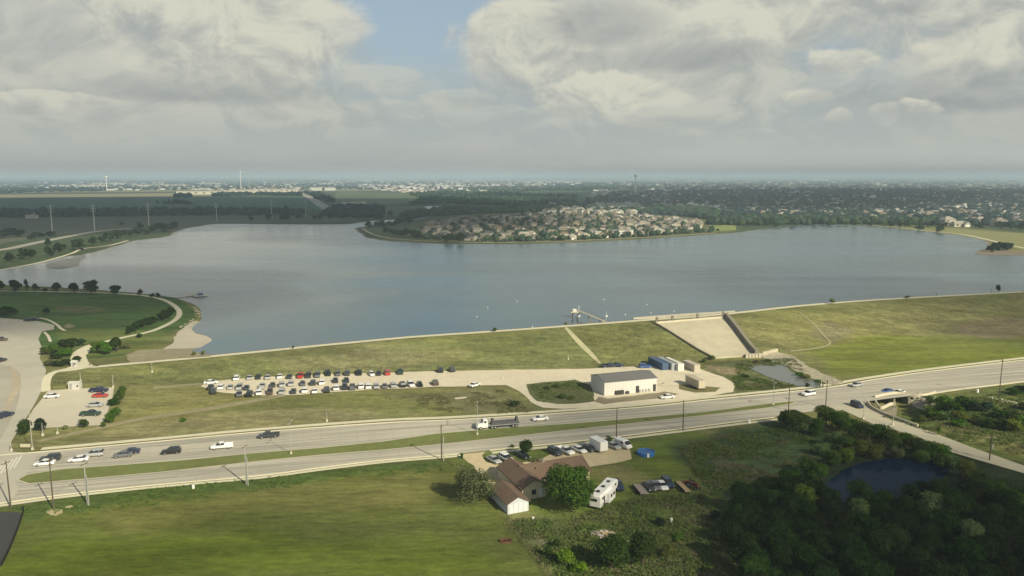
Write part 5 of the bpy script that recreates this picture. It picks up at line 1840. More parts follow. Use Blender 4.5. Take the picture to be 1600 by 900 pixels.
def wall_item(root, T, x0, x1, z0, z1, y, m, name, face='y', th=.08):
    """thin slab proud of a wall; face 'y' = the front (y), 'x' = the side (x = y arg)"""
    mb = MB()
    if face == 'y':
        a = [T(x0, y - th, z0), T(x1, y - th, z0), T(x1, y + .01, z0), T(x0, y + .01, z0)]
        b = [T(x0, y - th, z1), T(x1, y - th, z1), T(x1, y + .01, z1), T(x0, y + .01, z1)]
    else:
        a = [T(y - th, x0, z0), T(y + .01, x0, z0), T(y + .01, x1, z0), T(y - th, x1, z0)]
        b = [T(y - th, x0, z1), T(y + .01, x0, z1), T(y + .01, x1, z1), T(y - th, x1, z1)]
    mb.add(a + b, [(3, 2, 1, 0), (4, 5, 6, 7), (0, 1, 5, 4), (1, 2, 6, 5), (2, 3, 7, 6), (3, 0, 4, 7)])
    return mb.build(name, m, root)


UX = math.atan2(.39, .92)
hs = empty('brown_roofed_house', (0, 0, 0))
tag(hs, 'low cream house with brown shingle roof between two trees', 'house')
# wing facing the camera: ridge runs away, so build along the other axis
nl = P(818, 763, 2.8)
rzA = UX + math.pi / 2
orgA = Vector((nl.x, nl.y)) + Vector((math.cos(UX), math.sin(UX))) * 5.6
rf, T = gable_block(hs, orgA, rzA, 13.8, 5.9, 2.75, 4.4, CREAM, ROOFB)
wall_item(hs, T, .9, 2.2, .1, 2.1, 0, GLASS, 'window', 'y')
wall_item(hs, T, 2.6, 3.6, 1.0, 2.1, 0, GLASS, 'window', 'x', .08)
wall_item(hs, T, 1.0, 1.9, .05, 2.1, 0, WHITE, 'door', 'x', .08)
orgB = Vector((18.0, 170.4)) - Vector((math.cos(UX), math.sin(UX))) * 15.6
rf2, TB = gable_block(hs, orgB, UX, 15.6, 9.0, 2.7, 4.6, CREAM, ROOFB)
for x in (5, 8.5, 12):
    wall_item(hs, TB, x, x + 1.3, 1.0, 2.1, 0, GLASS, 'window')
mb = MB()
q = TB(5.6, 4.4, 0)
mb.box((q[0], q[1], 4.9), (.7, .7, 1.0), UX)
mb.build('chimney', DARKCONC, rf2)
for x, y in ((3, 2.6), (10, 3.2)):
    mb = MB()
    q = TB(x, y, 0)
    mb.tube((q[0], q[1], 3.6), (q[0], q[1], 4.4), .14, .14, 7)
    mb.build('vent_pipe', DKMET, rf2)
# shed
sh_ = empty('garden_shed', (0, 0, 0))
tag(sh_, 'grey-white shed with brown roof and striped doors below the house', 'shed')
gl_ = P(793, 788, 2.3)
orgG = Vector((-.9, 152.6)) + Vector((math.cos(UX), math.sin(UX))) * 4.8
SHW = mat('shed_wall', (.50, .52, .53), .7, .1, 1.5)
rf3, TG = gable_block(sh_, orgG, rzA, 9.2, 4.8, 2.25, 3.5, SHW, ROOFB, .35)
for i in range(4):
    wall_item(sh_, TG, .35 + i * 1.06, 1.25 + i * 1.06, .05, 2.15 if i in (1, 2) else 2.0, 0, mat('shed_panel', (.60, .62, .63), .7, .1, 1.5), 'door_panel', 'x', .07)
for i in range(2):
    wall_item(sh_, TG, 5.1, 5.2, 0, 0.1, 0, WHITE, 'trim', 'y')

# metal building by the lot
mbld = empty('metal_building', (0, 0, 0))
tag(mbld, 'pale metal building with low grey roof on gravel below the dam', 'building')
p0, p1 = G(944, 619), G(1026, 611)
rzM = math.atan2(p1.y - p0.y, p1.x - p0.x)
LM = (p1 - p0).length
rfm, TM = gable_block(mbld, p0, rzM, LM, 10.5, 4.4, 5.6, METALW, ROOFG, .15)
for x0, x1, z0, z1, m_, nm in [(LM * .60, LM * .60 + 1.0, 0, 2.4, DKMET, 'door'), (LM * .93, LM * .93 + .9, 0, 2.4, DKMET, 'door'), (LM * .66, LM * .66 + .7, .3, 1.1, GALV, 'vent_unit'), (LM * .72, LM * .72 + .7, .3, 1.1, GALV, 'vent_unit'),
                               (LM * .78, LM * .78 + .7, .3, 1.1, GALV, 'vent_unit'), (LM * .84, LM * .84 + .7, .3, 1.1, GALV, 'vent_unit'), (LM * .20, LM * .36, .2, 1.5, DKMET, 'equipment_rack'), (LM * .40, LM * .46, .2, 1.0, DKMET, 'equipment_rack')]:
    wall_item(mbld, TM, x0, x1, z0, z1, 0, m_, nm, 'y', .5 if nm == 'equipment_rack' else .25)
m = MB()
for i in range(20):
    q = TM(LM * i / 19 * .995 + .05, -.03, 0)
    m.box((q[0], q[1], 2.2), (.06, .05, 4.3), rzM)
m.build('wall_rib', METALW, mbld)


def container(px, py, L_, hd, m_, label, h_=2.6, w_=2.44, off=.09):
    o = empty('shipping_container', G(px, py, off), hd)
    tag(o, label, 'shipping container')
    m = MB()
    m.box((0, 0, h_ / 2 + .05), (L_, w_, h_))
    n = int(L_ / .5)
    for i in range(n):
        for s_ in (-1, 1):
            m.box((-L_ / 2 + .3 + i * (L_ - .6) / (n - 1), s_ * w_ / 2, h_ / 2 + .05), (.22, .07, h_ * .86))
    m.build('body', m_, o)
    for s_ in (-1, 1):
        m = MB()
        m.box((-L_ / 2 - .03, s_ * w_ / 4, h_ / 2 + .05), (.06, w_ * .46, h_ * .9))
        m.tube((-L_ / 2 - .09, s_ * w_ / 4, .3), (-L_ / 2 - .09, s_ * w_ / 4, h_ - .2), .03)
        m.build('door', m_, o)


CH_ = heading((1022, 565), (1046, 577)) + math.pi
CW = mat('container_white', (.62, .62, .56), .6, .1, 1)
container(1028, 573.5, 11, CH_, NAVY, 'navy shipping container, leftmost of the row below the dam')
container(1042, 573.5, 11, CH_, mat('container_grey', (.30, .34, .35), .6, .1, 1), 'grey shipping container, second in the row below the dam')
container(1052, 574.5, 11, CH_, CW, 'off-white shipping container, third in the row below the dam')
container(1080, 577.5, 8, CH_, mat('container_beige', (.46, .42, .33), .6, .12, 1), 'beige shipping container standing apart at the right of the row')
box_trailer(1086, 605, 8.5, 2.5, 2.6, CH_ + math.pi, 'beige box trailer parked beside the gravel loop', mat('trailer_beige', (.45, .40, .30), .6, .1, 1))

# park buildings
for px, py, L_, Wd, h_, ds in [(115, 574, 1.8, 1.6, 2.2, 'small white kiosk at the park plaza'), (115, 609, 3.4, 2.2, 2.4, 'low white toilet block behind the small car park')]:
    o = empty('small_building', (0, 0, 0))
    tag(o, ds, 'kiosk' if py < 600 else 'toilet block')
    p = G(px, py)
    r_, TT = gable_block(o, (p.x - L_ / 2, p.y, 0), .05, L_, Wd, h_ - .4, h_, mat('dull_white', (.52, .51, .46), .8, .1, 1), MATS['dull_white'], .15, p.z)
    wall_item(o, TT, .4, 1.2, 0, 1.9, 0, mat('door_grey', (.3, .3, .29), .6, .1), 'door')
    wall_item(o, TT, L_ - .7, L_ - .2, .9, 1.5, 0, DKMET, 'window')
# left bottom: dark paved yard with a sediment fence
struct(drape('paved_yard', GL([(-40, 800), (34, 800), (28, 828), (14, 862), (2, 884), (-60, 900)]), .03, ASPH, 3))


def fence(name, pts, hgt, label, m_, posts=2.5, solid=False, postr=.05):
    o = empty(name, (0, 0, 0))
    tag(o, label, 'fence')
    L_ = [Vector(p) for p in curve(pts, n=4)]
    res = [L_[0]]
    for p in L_[1:]:
        k_ = max(1, int((p - res[-1]).length / posts))
        a = res[-1].copy()
        res += [a.lerp(p, (j + 1) / k_) for j in range(k_)]
    f = MB()
    for a, b in zip(res[:-1], res[1:]):
        za, zb = zat(a.x, a.y), zat(b.x, b.y)
        if solid:
            d = (b - a).normalized()
            nn = Vector((-d.y, d.x)) * .02
            f.loft([[(q.x - nn.x, q.y - nn.y, z), (q.x + nn.x, q.y + nn.y, z), (q.x + nn.x, q.y + nn.y, z + hgt), (q.x - nn.x, q.y - nn.y, z + hgt)] for q, z in ((a, za), (b, zb))])
        else:
            for h_ in (.3, .65, 1.0):
                f.tube((a.x, a.y, za + hgt * h_), (b.x, b.y, zb + hgt * h_), .022, .022, 4)
    f.build('fence_sheet' if solid else 'wire', m_, o)
    pm = MB()
    pm.tube((0, 0, -.2), (0, 0, hgt + .1), postr, postr, 5, m_)
    pme = pm.mesh('post')
    for q in res[:100]:
        pp = bpy.data.objects.new('post', pme)
        COL.objects.link(pp)
        pp.parent = o
        pp.location = (q.x, q.y, zat(q.x, q.y))
    return o


fence('silt_fence', GP([(2, 886), (14, 862), (28, 828), (37, 800), (36, 797)]), .9, 'black sediment fence curving round the dark paved yard at lower left', BLACK, 2.0, True)
fence('wire_fence', GP([(792, 812), (812, 838), (834, 868), (856, 898), (872, 925)]), 1.2, 'thin wire fence between the lawn field and the scrub', WOODP, 2.6)
fence('dam_foot_fence', GP([(326, 596), (420, 585), (560, 577), (700, 573), (800, 571), (870, 569), (940, 566)]), 1.2, 'low dark wire fence along the foot of the dam behind parked cars', DKMET, 3.6)
fence('plaza_fence', GP([(80, 599), (110, 600), (150, 597), (190, 594), (225, 591)]), 1.1, 'dark fence running behind the toilet block', DKMET, 3.0)


# bridge over the creek
def bridge():
    o = empty('road_bridge', (0, 0, 0))
    tag(o, 'pale concrete bridge side and barriers where the road crosses the creek', 'bridge')
    pts = GP([(1366, 631), (1400, 626), (1440, 619), (1462, 614)])
    for nm, dz_, h_, w_, m_ in (('deck_edge', -.55, .65, .7, CONC), ('parapet', .1, .55, .3, CONC)):
        r_ = ribbon(nm, pts, w_, dz_, m_, height=h_, zfun=lambda x, y: .06)
        r_.parent = o
    fz = MB()
    a, b = G(1372, 632), G(1445, 620)
    for t_ in (.3, .62):
        q = a.lerp(b, t_)
        fz.box((q.x, q.y + 2.0, -1.6), (.6, 5.0, 2.6), .2)
    fz.build('bridge_pier', DARKCONC, o)
    r_ = ribbon('barrier', GP([(1356, 630), (1362, 638), (1385, 650), (1410, 659), (1434, 668)]), .35, .06, CONC, height=.85, zfun=lambda x, y: 0)
    r_.parent = o
    r_ = ribbon('barrier', GP([(1367, 633), (1376, 641), (1390, 647), (1398, 649)]), .35, .02, CONC, height=.85, zfun=lambda x, y: 0)
    r_.parent = o
    r_ = ribbon('abutment', GP([(1362, 634), (1375, 643), (1398, 650)]), 1.0, -3.2, mat('abutment_earth', (.20, .18, .13), .9, .3, 1), height=3.1, zfun=lambda x, y: 0)
    r_.parent = o


bridge()
struct(drape('abutment_slope', clean_poly(GL([(1428, 622), (1448, 617), (1462, 620), (1458, 634), (1440, 640), (1426, 634)]), .3, 2), .12, mat('slope_gravel', (.40, .37, .29), 1, .3, 1.0, bump=.6), 2))


# ------------------------------------------------------------------ poles
def pole(px, py, h_, label, arms=1, r=.17, lean=0.0, m_=None, second=False, transformer=False):
    p = G(px, py)
    o = empty('utility_pole', p)
    o.rotation_euler = (0, lean, 0)
    tag(o, label, 'utility pole', 'utility poles along the main road')
    m = MB()
    m.tube((0, 0, -.5), (0, 0, h_), r, r * .62, 8)
    m.build('pole', m_ or WOODP, o)
    for k_ in range(arms):
        m = MB()
        m.box((0, 0, h_ - .5 - k_ * 1.2), (2.2, .12, .14), 1.35)
        m.build('crossarm', WOODP, o)
        for x in (-.9, 0, .9):
            m = MB()
            q = Vector((x * math.cos(1.35), x * math.sin(1.35), h_ - .42 - k_ * 1.2))
            m.tube(q, q + Vector((0, 0, .25)), .06, .04, 6)
            m.build('insulator', GALV, o)
    if transformer:
        m = MB()
        m.tube((.35, 0, h_ * .45), (.35, 0, h_ * .45 + 1.0), .28, .28, 10)
        m.build('transformer', GALV, o)
    if second:
        m = MB()
        m.tube((.55, -.5, -.3), (.55, -.5, h_ * .70), .12, .10, 8)
        m.build('stub_pole', GALV, o)


# (px, py base, height, ...)
for px, py, h_, arms, sec, tr, mm, ds in [
        (17, 794, 10.6, 1, False, False, None, 'dark pole at the left corner beside the junction'), (84, 797, 11.6, 1, False, False, None, 'dark pole standing in a bare patch at the lawn corner'),
        (137, 788, 9.6, 1, True, False, GALV, 'pale double pole on the sidewalk edge right of the bare patch'), (385, 757, 9.6, 1, True, False, GALV, 'pale double pole beside the lawn below the white pickup'),
        (690, 719, 9.2, 1, True, False, None, 'double pole on the sidewalk left of the driveway'), (963, 687, 8.8, 1, False, False, None, 'pole by the sidewalk behind the white van'),
        (1067, 673, 8.8, 1, True, False, None, 'double pole by the sidewalk right of the blue pool'), (1232, 642, 8.8, 1, False, False, None, 'dark pole at the end of the grass median'),
        (1290, 637, 8.8, 1, False, False, None, 'dark pole above the roadside trees near the creek junction'), (1561, 619, 12.2, 1, False, False, None, 'tall dark pole at the right between road and path'),
        (1546, 719, 6.6, 2, False, True, None, 'short pole with transformer beside the creek road')]:
    pole(px, py, h_, ds, arms, second=sec, transformer=tr, m_=mm, lean=random.uniform(-.01, .01))
BARE = mat('bare_earth', (.42, .36, .20), 1, .2, 1)
struct(drape('bare_patch', clean_poly(curve(GP([(72, 800), (84, 796), (98, 797), (96, 803), (82, 806)]), True, 4), .2, 1.5), .05, BARE, 2))
struct(drape('bare_patch', clean_poly(curve(GP([(102, 792), (112, 790), (114, 792), (104, 794)]), True, 3), .1, 1.5), .05, BARE, 2))
struct(drape('bare_patch', clean_poly(curve(GP([(711, 622), (727, 620), (729, 622), (714, 624)]), True, 3), .1, 1.5), .07, CONC, 2))


def street_lamp(px, py, h_, label, group='thin pale lamp posts', head=True, kind='street_lamp', cat='street lamp'):
    o = empty(kind, G(px, py))
    tag(o, label, cat, group)
    m = MB()
    m.tube((0, 0, 0), (0, 0, h_), .11, .06, 7)
    m.build('post', GALV, o)
    m = MB()
    m.box((0, 0, .35), (.5, .5, .7), taper=.8)
    m.build('footing', CONC, o)
    if head:
        for s_ in (-1, 1):
            m = MB()
            m.tube((0, 0, h_ - .1), (0, s_ * 1.3, h_ + .15), .05, .04, 6)
            m.box((0, s_ * 1.55, h_ + .15), (.28, .7, .14))
            m.build('lamp_head', GALV, o)


for px, py, h_, ds, hd_ in [(455, 710, 8.4, 'thin pale lamp post in the median left of the double pole', True), (746, 680, 8.8, 'thin pale lamp post in the median in front of the flatbed truck', True), (1208, 633, 7.4, 'thin pale lamp post in the median near its right end', True),
                            (51, 703, 10.0, 'tall thin post between the side street and the car park trees', False), (67, 681, 3.6, 'short pale post in front of the second car park tree', False), (90, 678, 2.6, 'short pale post right of the car park corner trees', False), (18, 705, 3.0, 'short pale post at the junction corner', False),
                            (126, 596, 3.4, 'pale lamp post on the grass above the toilet block', False), (177, 606, 4.6, 'pale lamp post behind the top right car park corner', False), (238, 582, 3.6, 'thin pale post on the slope below the crest path', False),
                            (511, 659, 3.0, 'thin dark post by the sidewalk above the dark pickup', False), (1349, 655, 6.0, 'thin dark post at the mouth of the creek road', False), (1395, 664, 5.2, 'thin pale post beside the creek road barrier', False),
                            (1283, 603, 2.6, 'small sign post on the road shoulder right of the creek pool', False), (888, 562, 1.8, 'small white marker post on the dam face', False), (785, 592, 2.0, 'short post on the gravel edge right of the parked rows', False)]:
    street_lamp(px, py, h_, ds, head=hd_, kind='street_lamp' if hd_ else 'sign_post', cat='street lamp' if hd_ else 'post')

# traffic sign on the corner patch
sg = empty('notice_sign', G(40, 702))
tag(sg, 'low pale notice board in the weedy corner by the junction', 'sign')
m = MB()
m.box((0, 0, 1.0), (2.6, .12, .9))
m.build('board', mat('board_tan', (.5, .45, .32), .8, .1), sg)
for x in (-1.1, 1.1):
    m = MB()
    m.box((x, .12, .5), (.14, .14, 1.1))
    m.build('leg', WOODP, sg)

# ------------------------------------------------------------------ lake structures
def intake():
    o = empty('intake_tower', P(899, 497, WATER_Z) - Vector((0, 0, 1.3)))
    tag(o, 'white pump intake tower with footbridge standing in the lake by the dam', 'intake tower')
    m = MB()
    for x in (-1.2, 1.2):
        for y in (-1.2, 1.2):
            m.tube((x, y, -3), (x, y, 4.2), .28, .28, 7)
    m.build('pile', DARKCONC, o)
    m = MB()
    m.box((0, 0, 4.35), (4.6, 4.0, .4))
    m.build('deck', CONC, o)
    m = MB()
    m.box((-.4, .2, 5.1), (1.7, 1.5, 1.1))
    m.build('pump_house', WHITE, o)
    m = MB()
    m.box((1.4, -.8, 3.1), (1.5, 1.3, 2.0))
    m.build('pump_housing', WHITE, o)
    m = MB()
    m.tube((1.7, .6, 4.5), (1.7, .6, 6.9), .12, .09, 6)
    m.box((1.7, .6, 6.9), (.5, .25, .25))
    m.build('hoist', WHITE, o)
    m = MB()
    for x in np.linspace(-2.2, 2.2, 6):
        for y in (-1.95, 1.95):
            m.tube((x, y, 4.5), (x, y, 5.5), .035, .035, 4)
    for y in (-1.95, 1.95):
        m.tube((-2.2, y, 5.5), (2.2, y, 5.5), .045, .045, 4)
    m.build('railing', GALV, o)
    q = P(944, 501, 8.6)
    e = Vector((q.x - o.location.x, q.y - o.location.y, q.z - WATER_Z + .9))
    s0 = Vector((2.2, 0, 4.5))
    d = e - s0
    m = MB()
    rz_ = math.atan2(d.y, d.x)
    nn = Vector((-math.sin(rz_), math.cos(rz_), 0)) * .6
    m.loft([[s0 - nn, s0 + nn, s0 + nn + Vector((0, 0, .2)), s0 - nn + Vector((0, 0, .2))], [e - nn, e + nn, e + nn + Vector((0, 0, .2)), e - nn + Vector((0, 0, .2))]])
    m.build('footbridge', CONC, o)
    m = MB()
    for s_ in (-1, 1):
        up = Vector((0, 0, 1.1))
        m.tube(s0 + nn * s_ + up, e + nn * s_ + up, .05, .05, 4)
        for k_ in range(11):
            q1 = s0.lerp(e, k_ / 10) + nn * s_
            m.tube(q1, q1 + up, .04, .04, 4)
    m.build('handrail', GALV, o)
    for t_ in (.42, .88):
        m = MB()
        q1 = s0.lerp(e, t_)
        m.tube(q1 - nn * .8 + Vector((0, 0, .1)), q1 - nn * .8 - Vector((0, 0, 9)), .2, .2, 6)
        m.tube(q1 + nn * .8 + Vector((0, 0, .1)), q1 + nn * .8 - Vector((0, 0, 9)), .2, .2, 6)
        m.build('trestle', DARKCONC, o)


intake()
gs = empty('gauge_mast', G(947, 499))
tag(gs, 'thin white mast with box where the footbridge meets the dam', 'gauge mast')
m = MB()
m.tube((0, 0, 0), (0, 0, 3.4), .09, .07, 6)
m.build('post', WHITE, gs)
m = MB()
m.box((.3, 0, 1.6), (.9, .5, .7))
m.build('gauge_box', WHITE, gs)


def dock():
    a, b = P(270, 466, WATER_Z), P(314, 462, WATER_Z)
    o = empty('fishing_dock', a.lerp(b, .5), math.atan2(b.y - a.y, b.x - a.x))
    tag(o, 'grey fishing dock with railings reaching out from the park point', 'dock')
    L_ = (b - a).length
    m = MB()
    m.box((0, 0, .75), (L_, 2.8, .2))
    m.box((L_ / 2 - 1.5, -3.6, .75), (7.5, 6.0, .2))
    m.box((L_ / 2 - 2.5, 2.6, .75), (8.5, 3.0, .2))
    m.build('deck', mat('dock_boards', (.50, .48, .42), .9, .15, 1.5), o)
    m = MB()
    for y in (-.85, .85):
        m.tube((-L_ / 2, y, 1.9), (L_ / 2 - 4, y, 1.9), .05, .05, 4)
        for k_ in range(9):
            x = -L_ / 2 + k_ * (L_ - 4) / 8
            m.tube((x, y, .8), (x, y, 1.9), .05, .05, 4)
    for x0, y0, x1, y1 in ((L_ / 2 + 1.2, -5.4, L_ / 2 + 1.2, 3.4), (L_ / 2 - 4.2, 3.4, L_ / 2 + 1.2, 3.4)):
        m.tube((x0, y0, 1.9), (x1, y1, 1.9), .05, .05, 4)
    m.build('railing', GALV, o)
    for x, y in [(-4, 0), (0, 0), (4, 0), (L_ / 2, -5), (L_ / 2, 3), (L_ / 2 - 4, -5), (L_ / 2 - 4, 3)]:
        m = MB()
        m.tube((x, y, -3), (x, y, .8), .16, .16, 6)
        m.build('pile', DARKCONC, o)
    m = MB()
    m.box((L_ / 2 - 1.5, -4.0, 1.9), (3.6, 2.2, .14))
    m.box((L_ / 2 - 1.5, -4.0, 1.2), (2.6, 1.2, .8))
    m.build('shelter', NAVY, o)


dock()
for px, py, ds in [(762, 481, 'white buoy alone in open water left of the intake tower'), (745, 495, 'white buoy below and left of another, far left of intake tower'), (808, 471, 'tiny white buoy above and left of the intake tower'), (977, 492, 'white buoy nearest the dam right of the footbridge'),
                   (1011, 476, 'white buoy in open water right of the intake tower'), (1053, 487, 'white buoy above the middle of the weir'), (1017, 489, 'small white buoy just off the left end of the weir'), (944, 468, 'tiny pale buoy above the footbridge'), (832, 511, 'small white buoy beside the crest below the intake tower')]:
    m = MB()
    m.tube((0, 0, -.3), (0, 0, .2), .26, .24, 10)
    m.tube((0, 0, .2), (0, 0, .5), .16, .06, 10)
    q = m.build('buoy', WHITE)
    q.location = P(px, py, WATER_Z + .16)
    tag(q, ds, 'buoy', 'white marker buoys on the lake')


# people on the crest path
def person(px, py, cloth, label, hd=0.0):
    vs = [(0, 0, .95), (0, 0, 1.2), (0, 0, 1.42), (0, 0, 1.52), (0, .01, 1.68), (.10, 0, .9), (.12, .05, .5), (.12, 0, .06), (.12, .12, .03), (-.10, 0, .9), (-.12, -.03, .5), (-.12, -.08, .06), (-.12, .04, .03),
          (.20, 0, 1.40), (.26, .03, 1.12), (.24, .12, .88), (-.20, 0, 1.40), (-.26, -.02, 1.12), (-.24, .06, .88)]
    es = [(0, 1), (1, 2), (2, 3), (3, 4), (0, 5), (5, 6), (6, 7), (7, 8), (0, 9), (9, 10), (10, 11), (11, 12), (2, 13), (13, 14), (14, 15), (2, 16), (16, 17), (17, 18)]
    rad = [.14, .14, .15, .06, .11, .09, .065, .05, .04, .09, .065, .05, .04, .06, .045, .035, .06, .045, .035]
    me = bpy.data.meshes.new('person')
    me.from_pydata(vs, es, [])
    me.materials.append(cloth)
    o = bpy.data.objects.new('person', me)
    COL.objects.link(o)
    o.modifiers.new('skin', 'SKIN')
    for i, r in enumerate(rad):
        me.skin_vertices[0].data[i].radius = (r, r)
    me.skin_vertices[0].data[0].use_root = True
    s = o.modifiers.new('sub', 'SUBSURF')
    s.levels = s.render_levels = 1
    p = G(px, py, .08)
    o.location = p
    o.rotation_euler = (0, 0, hd)
    tag(o, label, 'person')


person(1463, 461, mat('cloth_dark', (.05, .05, .06), .9, .1), 'person in dark clothes walking the crest path right of the dry bush', 1.4)
person(1549, 456.5, mat('cloth_blue', (.04, .06, .12), .9, .1), 'person in dark blue walking beside the upright dark bush', -1.4)
person(141, 571.5, mat('cloth_brown', (.12, .08, .05), .9, .1), 'person in brown walking where the park path meets the dam', 1.4)

# ------------------------------------------------------------------ lakeside neighbourhood
ROOFS = {'tan': mat('roof_tan', (.24, .21, .165), .95, .2, .8), 'brown': mat('roof_brown', (.20, .155, .115), .95, .2, .8), 'grey': mat('roof_grey', (.17, .165, .16), .95, .2, .8), 'pale': mat('roof_pale', (.33, .31, .26), .95, .15, .8), 'dark': mat('roof_dark', (.09, .085, .085), .95, .2, .8)}
HWALL = mat('house_brick', (.36, .29, .22), .9, .15, .8)
HWALL2 = mat('house_render', (.46, .42, .35), .9, .1, .8)


def house_meshes(kind):
    w, r = MB(), MB()
    if kind == 0:      # hip
        w.box((0, 0, 1.6), (15, 11, 3.4))
        r.add([(-8, -6, 3.2), (8, -6, 3.2), (8, 6, 3.2), (-8, 6, 3.2), (-2.6, 0, 6.4), (2.6, 0, 6.4)], [(3, 2, 1, 0), (0, 1, 5, 4), (1, 2, 5), (2, 3, 4, 5), (3, 0, 4)])
    elif kind == 1:    # two-storey hip + garage wing
        w.box((0, 0, 2.9), (12, 10, 6.0))
        w.box((-3.5, -7, 1.5), (6, 6, 3.2))
        r.add([(-6.6, -5.6, 5.8), (6.6, -5.6, 5.8), (6.6, 5.6, 5.8), (-6.6, 5.6, 5.8), (-1.6, 0, 8.8), (1.6, 0, 8.8)], [(3, 2, 1, 0), (0, 1, 5, 4), (1, 2, 5), (2, 3, 4, 5), (3, 0, 4)])
        r.add([(-7, -10.5, 3.1), (0, -10.5, 3.1), (0, -4.9, 3.1), (-7, -4.9, 3.1), (-3.5, -8.5, 5.2), (-3.5, -4.9, 5.2)], [(3, 2, 1, 0), (0, 1, 4), (1, 2, 5, 4), (3, 0, 4, 5), (2, 3, 5)])
    else:              # cross gable
        w.box((0, 0, 1.6), (16, 9, 3.4))
        w.box((4, -5, 1.6), (6, 5, 3.4))
        w.poly([(1, -7.5, 3.2), (7, -7.5, 3.2), (4, -7.5, 5.3)])
        r.add([(-8.6, -5.1, 3.1), (8.6, -5.1, 3.1), (8.6, 5.1, 3.1), (-8.6, 5.1, 3.1), (-5.5, 0, 5.9), (5.5, 0, 5.9)], [(3, 2, 1, 0), (0, 1, 5, 4), (1, 2, 5), (2, 3, 4, 5), (3, 0, 4)])
        r.add([(.5, -8, 3.05), (7.5, -8, 3.05), (7.5, -2, 3.05), (.5, -2, 3.05), (4, -8, 5.5), (4, -1, 5.5)], [(0, 1, 4), (1, 2, 5, 4), (3, 0, 4, 5), (3, 2, 1, 0)])
    win = MB()
    for x in (-4.5, 2.0):
        yy = {0: -5.55, 1: -5.05, 2: -4.55}[kind]
        if not (kind == 1 and x < 0) and not (kind == 2 and x > 0):
            win.box((x, yy, 1.7), (2.0, .1, 1.3))
    gd = MB()
    gx, gy = {0: (5.0, -5.55), 1: (-3.5, -10.05), 2: (4, -7.55)}[kind]
    gd.box((gx, gy, 1.2), (4.2, .1, 2.3))
    return w.mesh('wall', HWALL), r.mesh('roof', ROOFS['tan']), win.mesh('window', GLASS), gd.mesh('garage_door', WHITE)


HM = [house_meshes(k_) for k_ in range(3)]


def add_house(x, y, rz, rc, label, group, wallm, s=1.0, nm='suburban_house'):
    o = empty(nm, (x, y, zat(x, y)), rz)
    o.scale = (s, s, s * random.uniform(.9, 1.1))
    tag(o, label, 'house', group)
    for me_, n_, mm in zip(random.choice(HM), ('wall', 'roof', 'window', 'garage_door'), (wallm, ROOFS[rc], None, None)):
        q = bpy.data.objects.new(n_, me_)
        COL.objects.link(q)
        q.parent = o
        if mm is not None:
            q.material_slots[0].link = 'OBJECT'
            q.material_slots[0].material = mm


def lerp_line(L_, t):
    n = len(L_) - 1
    f = min(max(t, 0), .9999) * n
    i = int(f)
    return L_[i].lerp(L_[i + 1], f - i)


front = [Vector(p) for p in curve([tuple(P(a, b, 3))[:2] for a, b in [(652, 366), (700, 372), (760, 375), (850, 374), (930, 371), (1000, 366), (1050, 361), (1095, 356)]], n=6)]
backl = [Vector(p) for p in curve([tuple(P(a, b, 3))[:2] for a, b in [(674, 352), (712, 344.5), (770, 339), (860, 335), (950, 336), (1010, 339.5), (1060, 344), (1093, 349)]], n=6)]
NROW = 13
hcount = 0
HPOS = []
RN = ['shore', 'second', 'third', 'fourth', 'fifth', 'sixth', 'seventh', 'eighth', 'ninth', 'tenth', 'eleventh', 'twelfth', 'furthest']
for r_ in range(NROW):
    t_ = (r_ / (NROW - 1))
    t_ = t_ + (0.012 if r_ % 2 else -0.012)
    line = [lerp_line(front, i / 60).lerp(lerp_line(backl, i / 60), t_) for i in range(61)]
    Ltot = sum((b - a).length for a, b in zip(line[:-1], line[1:]))
    n_ = int(Ltot / 21)
    n_i = 0
    for i in range(n_):
        if random.random() < 0.05:
            continue
        p = lerp_line(line, (i + .5) / n_)
        q = lerp_line(line, (i + .6) / n_)
        rz_ = math.atan2(q.y - p.y, q.x - p.x) + (math.pi if r_ % 2 else 0) + random.gauss(0, .1)
        p = p + Vector((random.gauss(0, 1), random.gauss(0, 1.8)))
        rc = random.choices(['tan', 'brown', 'grey', 'pale', 'dark'], [.28, .18, .2, .24, .10])[0]
        add_house(p.x, p.y, rz_, rc, f'{rc} roofed house in the {RN[r_]} row of the peninsula, {nth(n_i)} from the left', 'houses on the lake peninsula', random.choice([HWALL, HWALL2, HWALL2]), random.uniform(.62, .84))
        HPOS.append((p.x, p.y))
        n_i += 1
        hcount += 1
for r_ in range(0, NROW - 1, 2):
    t_ = (r_ + .5) / (NROW - 1) if r_ else .04
    t_ = (r_ + 1.5) / (NROW - 1)
    if t_ < 1:
        struct(ribbon('suburb_street', [tuple(lerp_line(front, i / 12).lerp(lerp_line(backl, i / 12), t_)) for i in range(13)], 7, .16, FARROAD, step=40))

# individual houses in the wooded suburb right of the peninsula
sub = []
for r_, (y_, xa, xb, n_) in enumerate([(352.5, 1120, 1600, 0), (349, 1475, 1600, 6), (345.5, 1330, 1600, 11), (341.5, 1200, 1600, 15), (338, 1090, 1600, 17), (334.5, 1040, 1600, 18)]):
    for i in range(n_):
        px = xa + (xb - xa) * (i + random.uniform(.2, .8)) / n_
        p = P(px, y_ + random.uniform(-1.0, 1.0) + (px - 1400) * .003, 3)
        sub.append((p.x, p.y))
        rc = random.choices(['tan', 'brown', 'grey', 'pale', 'dark'], [.2, .2, .3, .2, .1])[0]
        add_house(p.x, p.y, random.choice([0, .2, 1.6, 3.1]) + random.gauss(0, .15), rc, f'{rc} roofed house among trees right of the peninsula, {nth(i)} from left in {nth(r_ - 1)} row', 'houses in the wooded suburb', random.choice([HWALL, HWALL2]), random.uniform(1.0, 1.3), 'wooded_suburb_house')
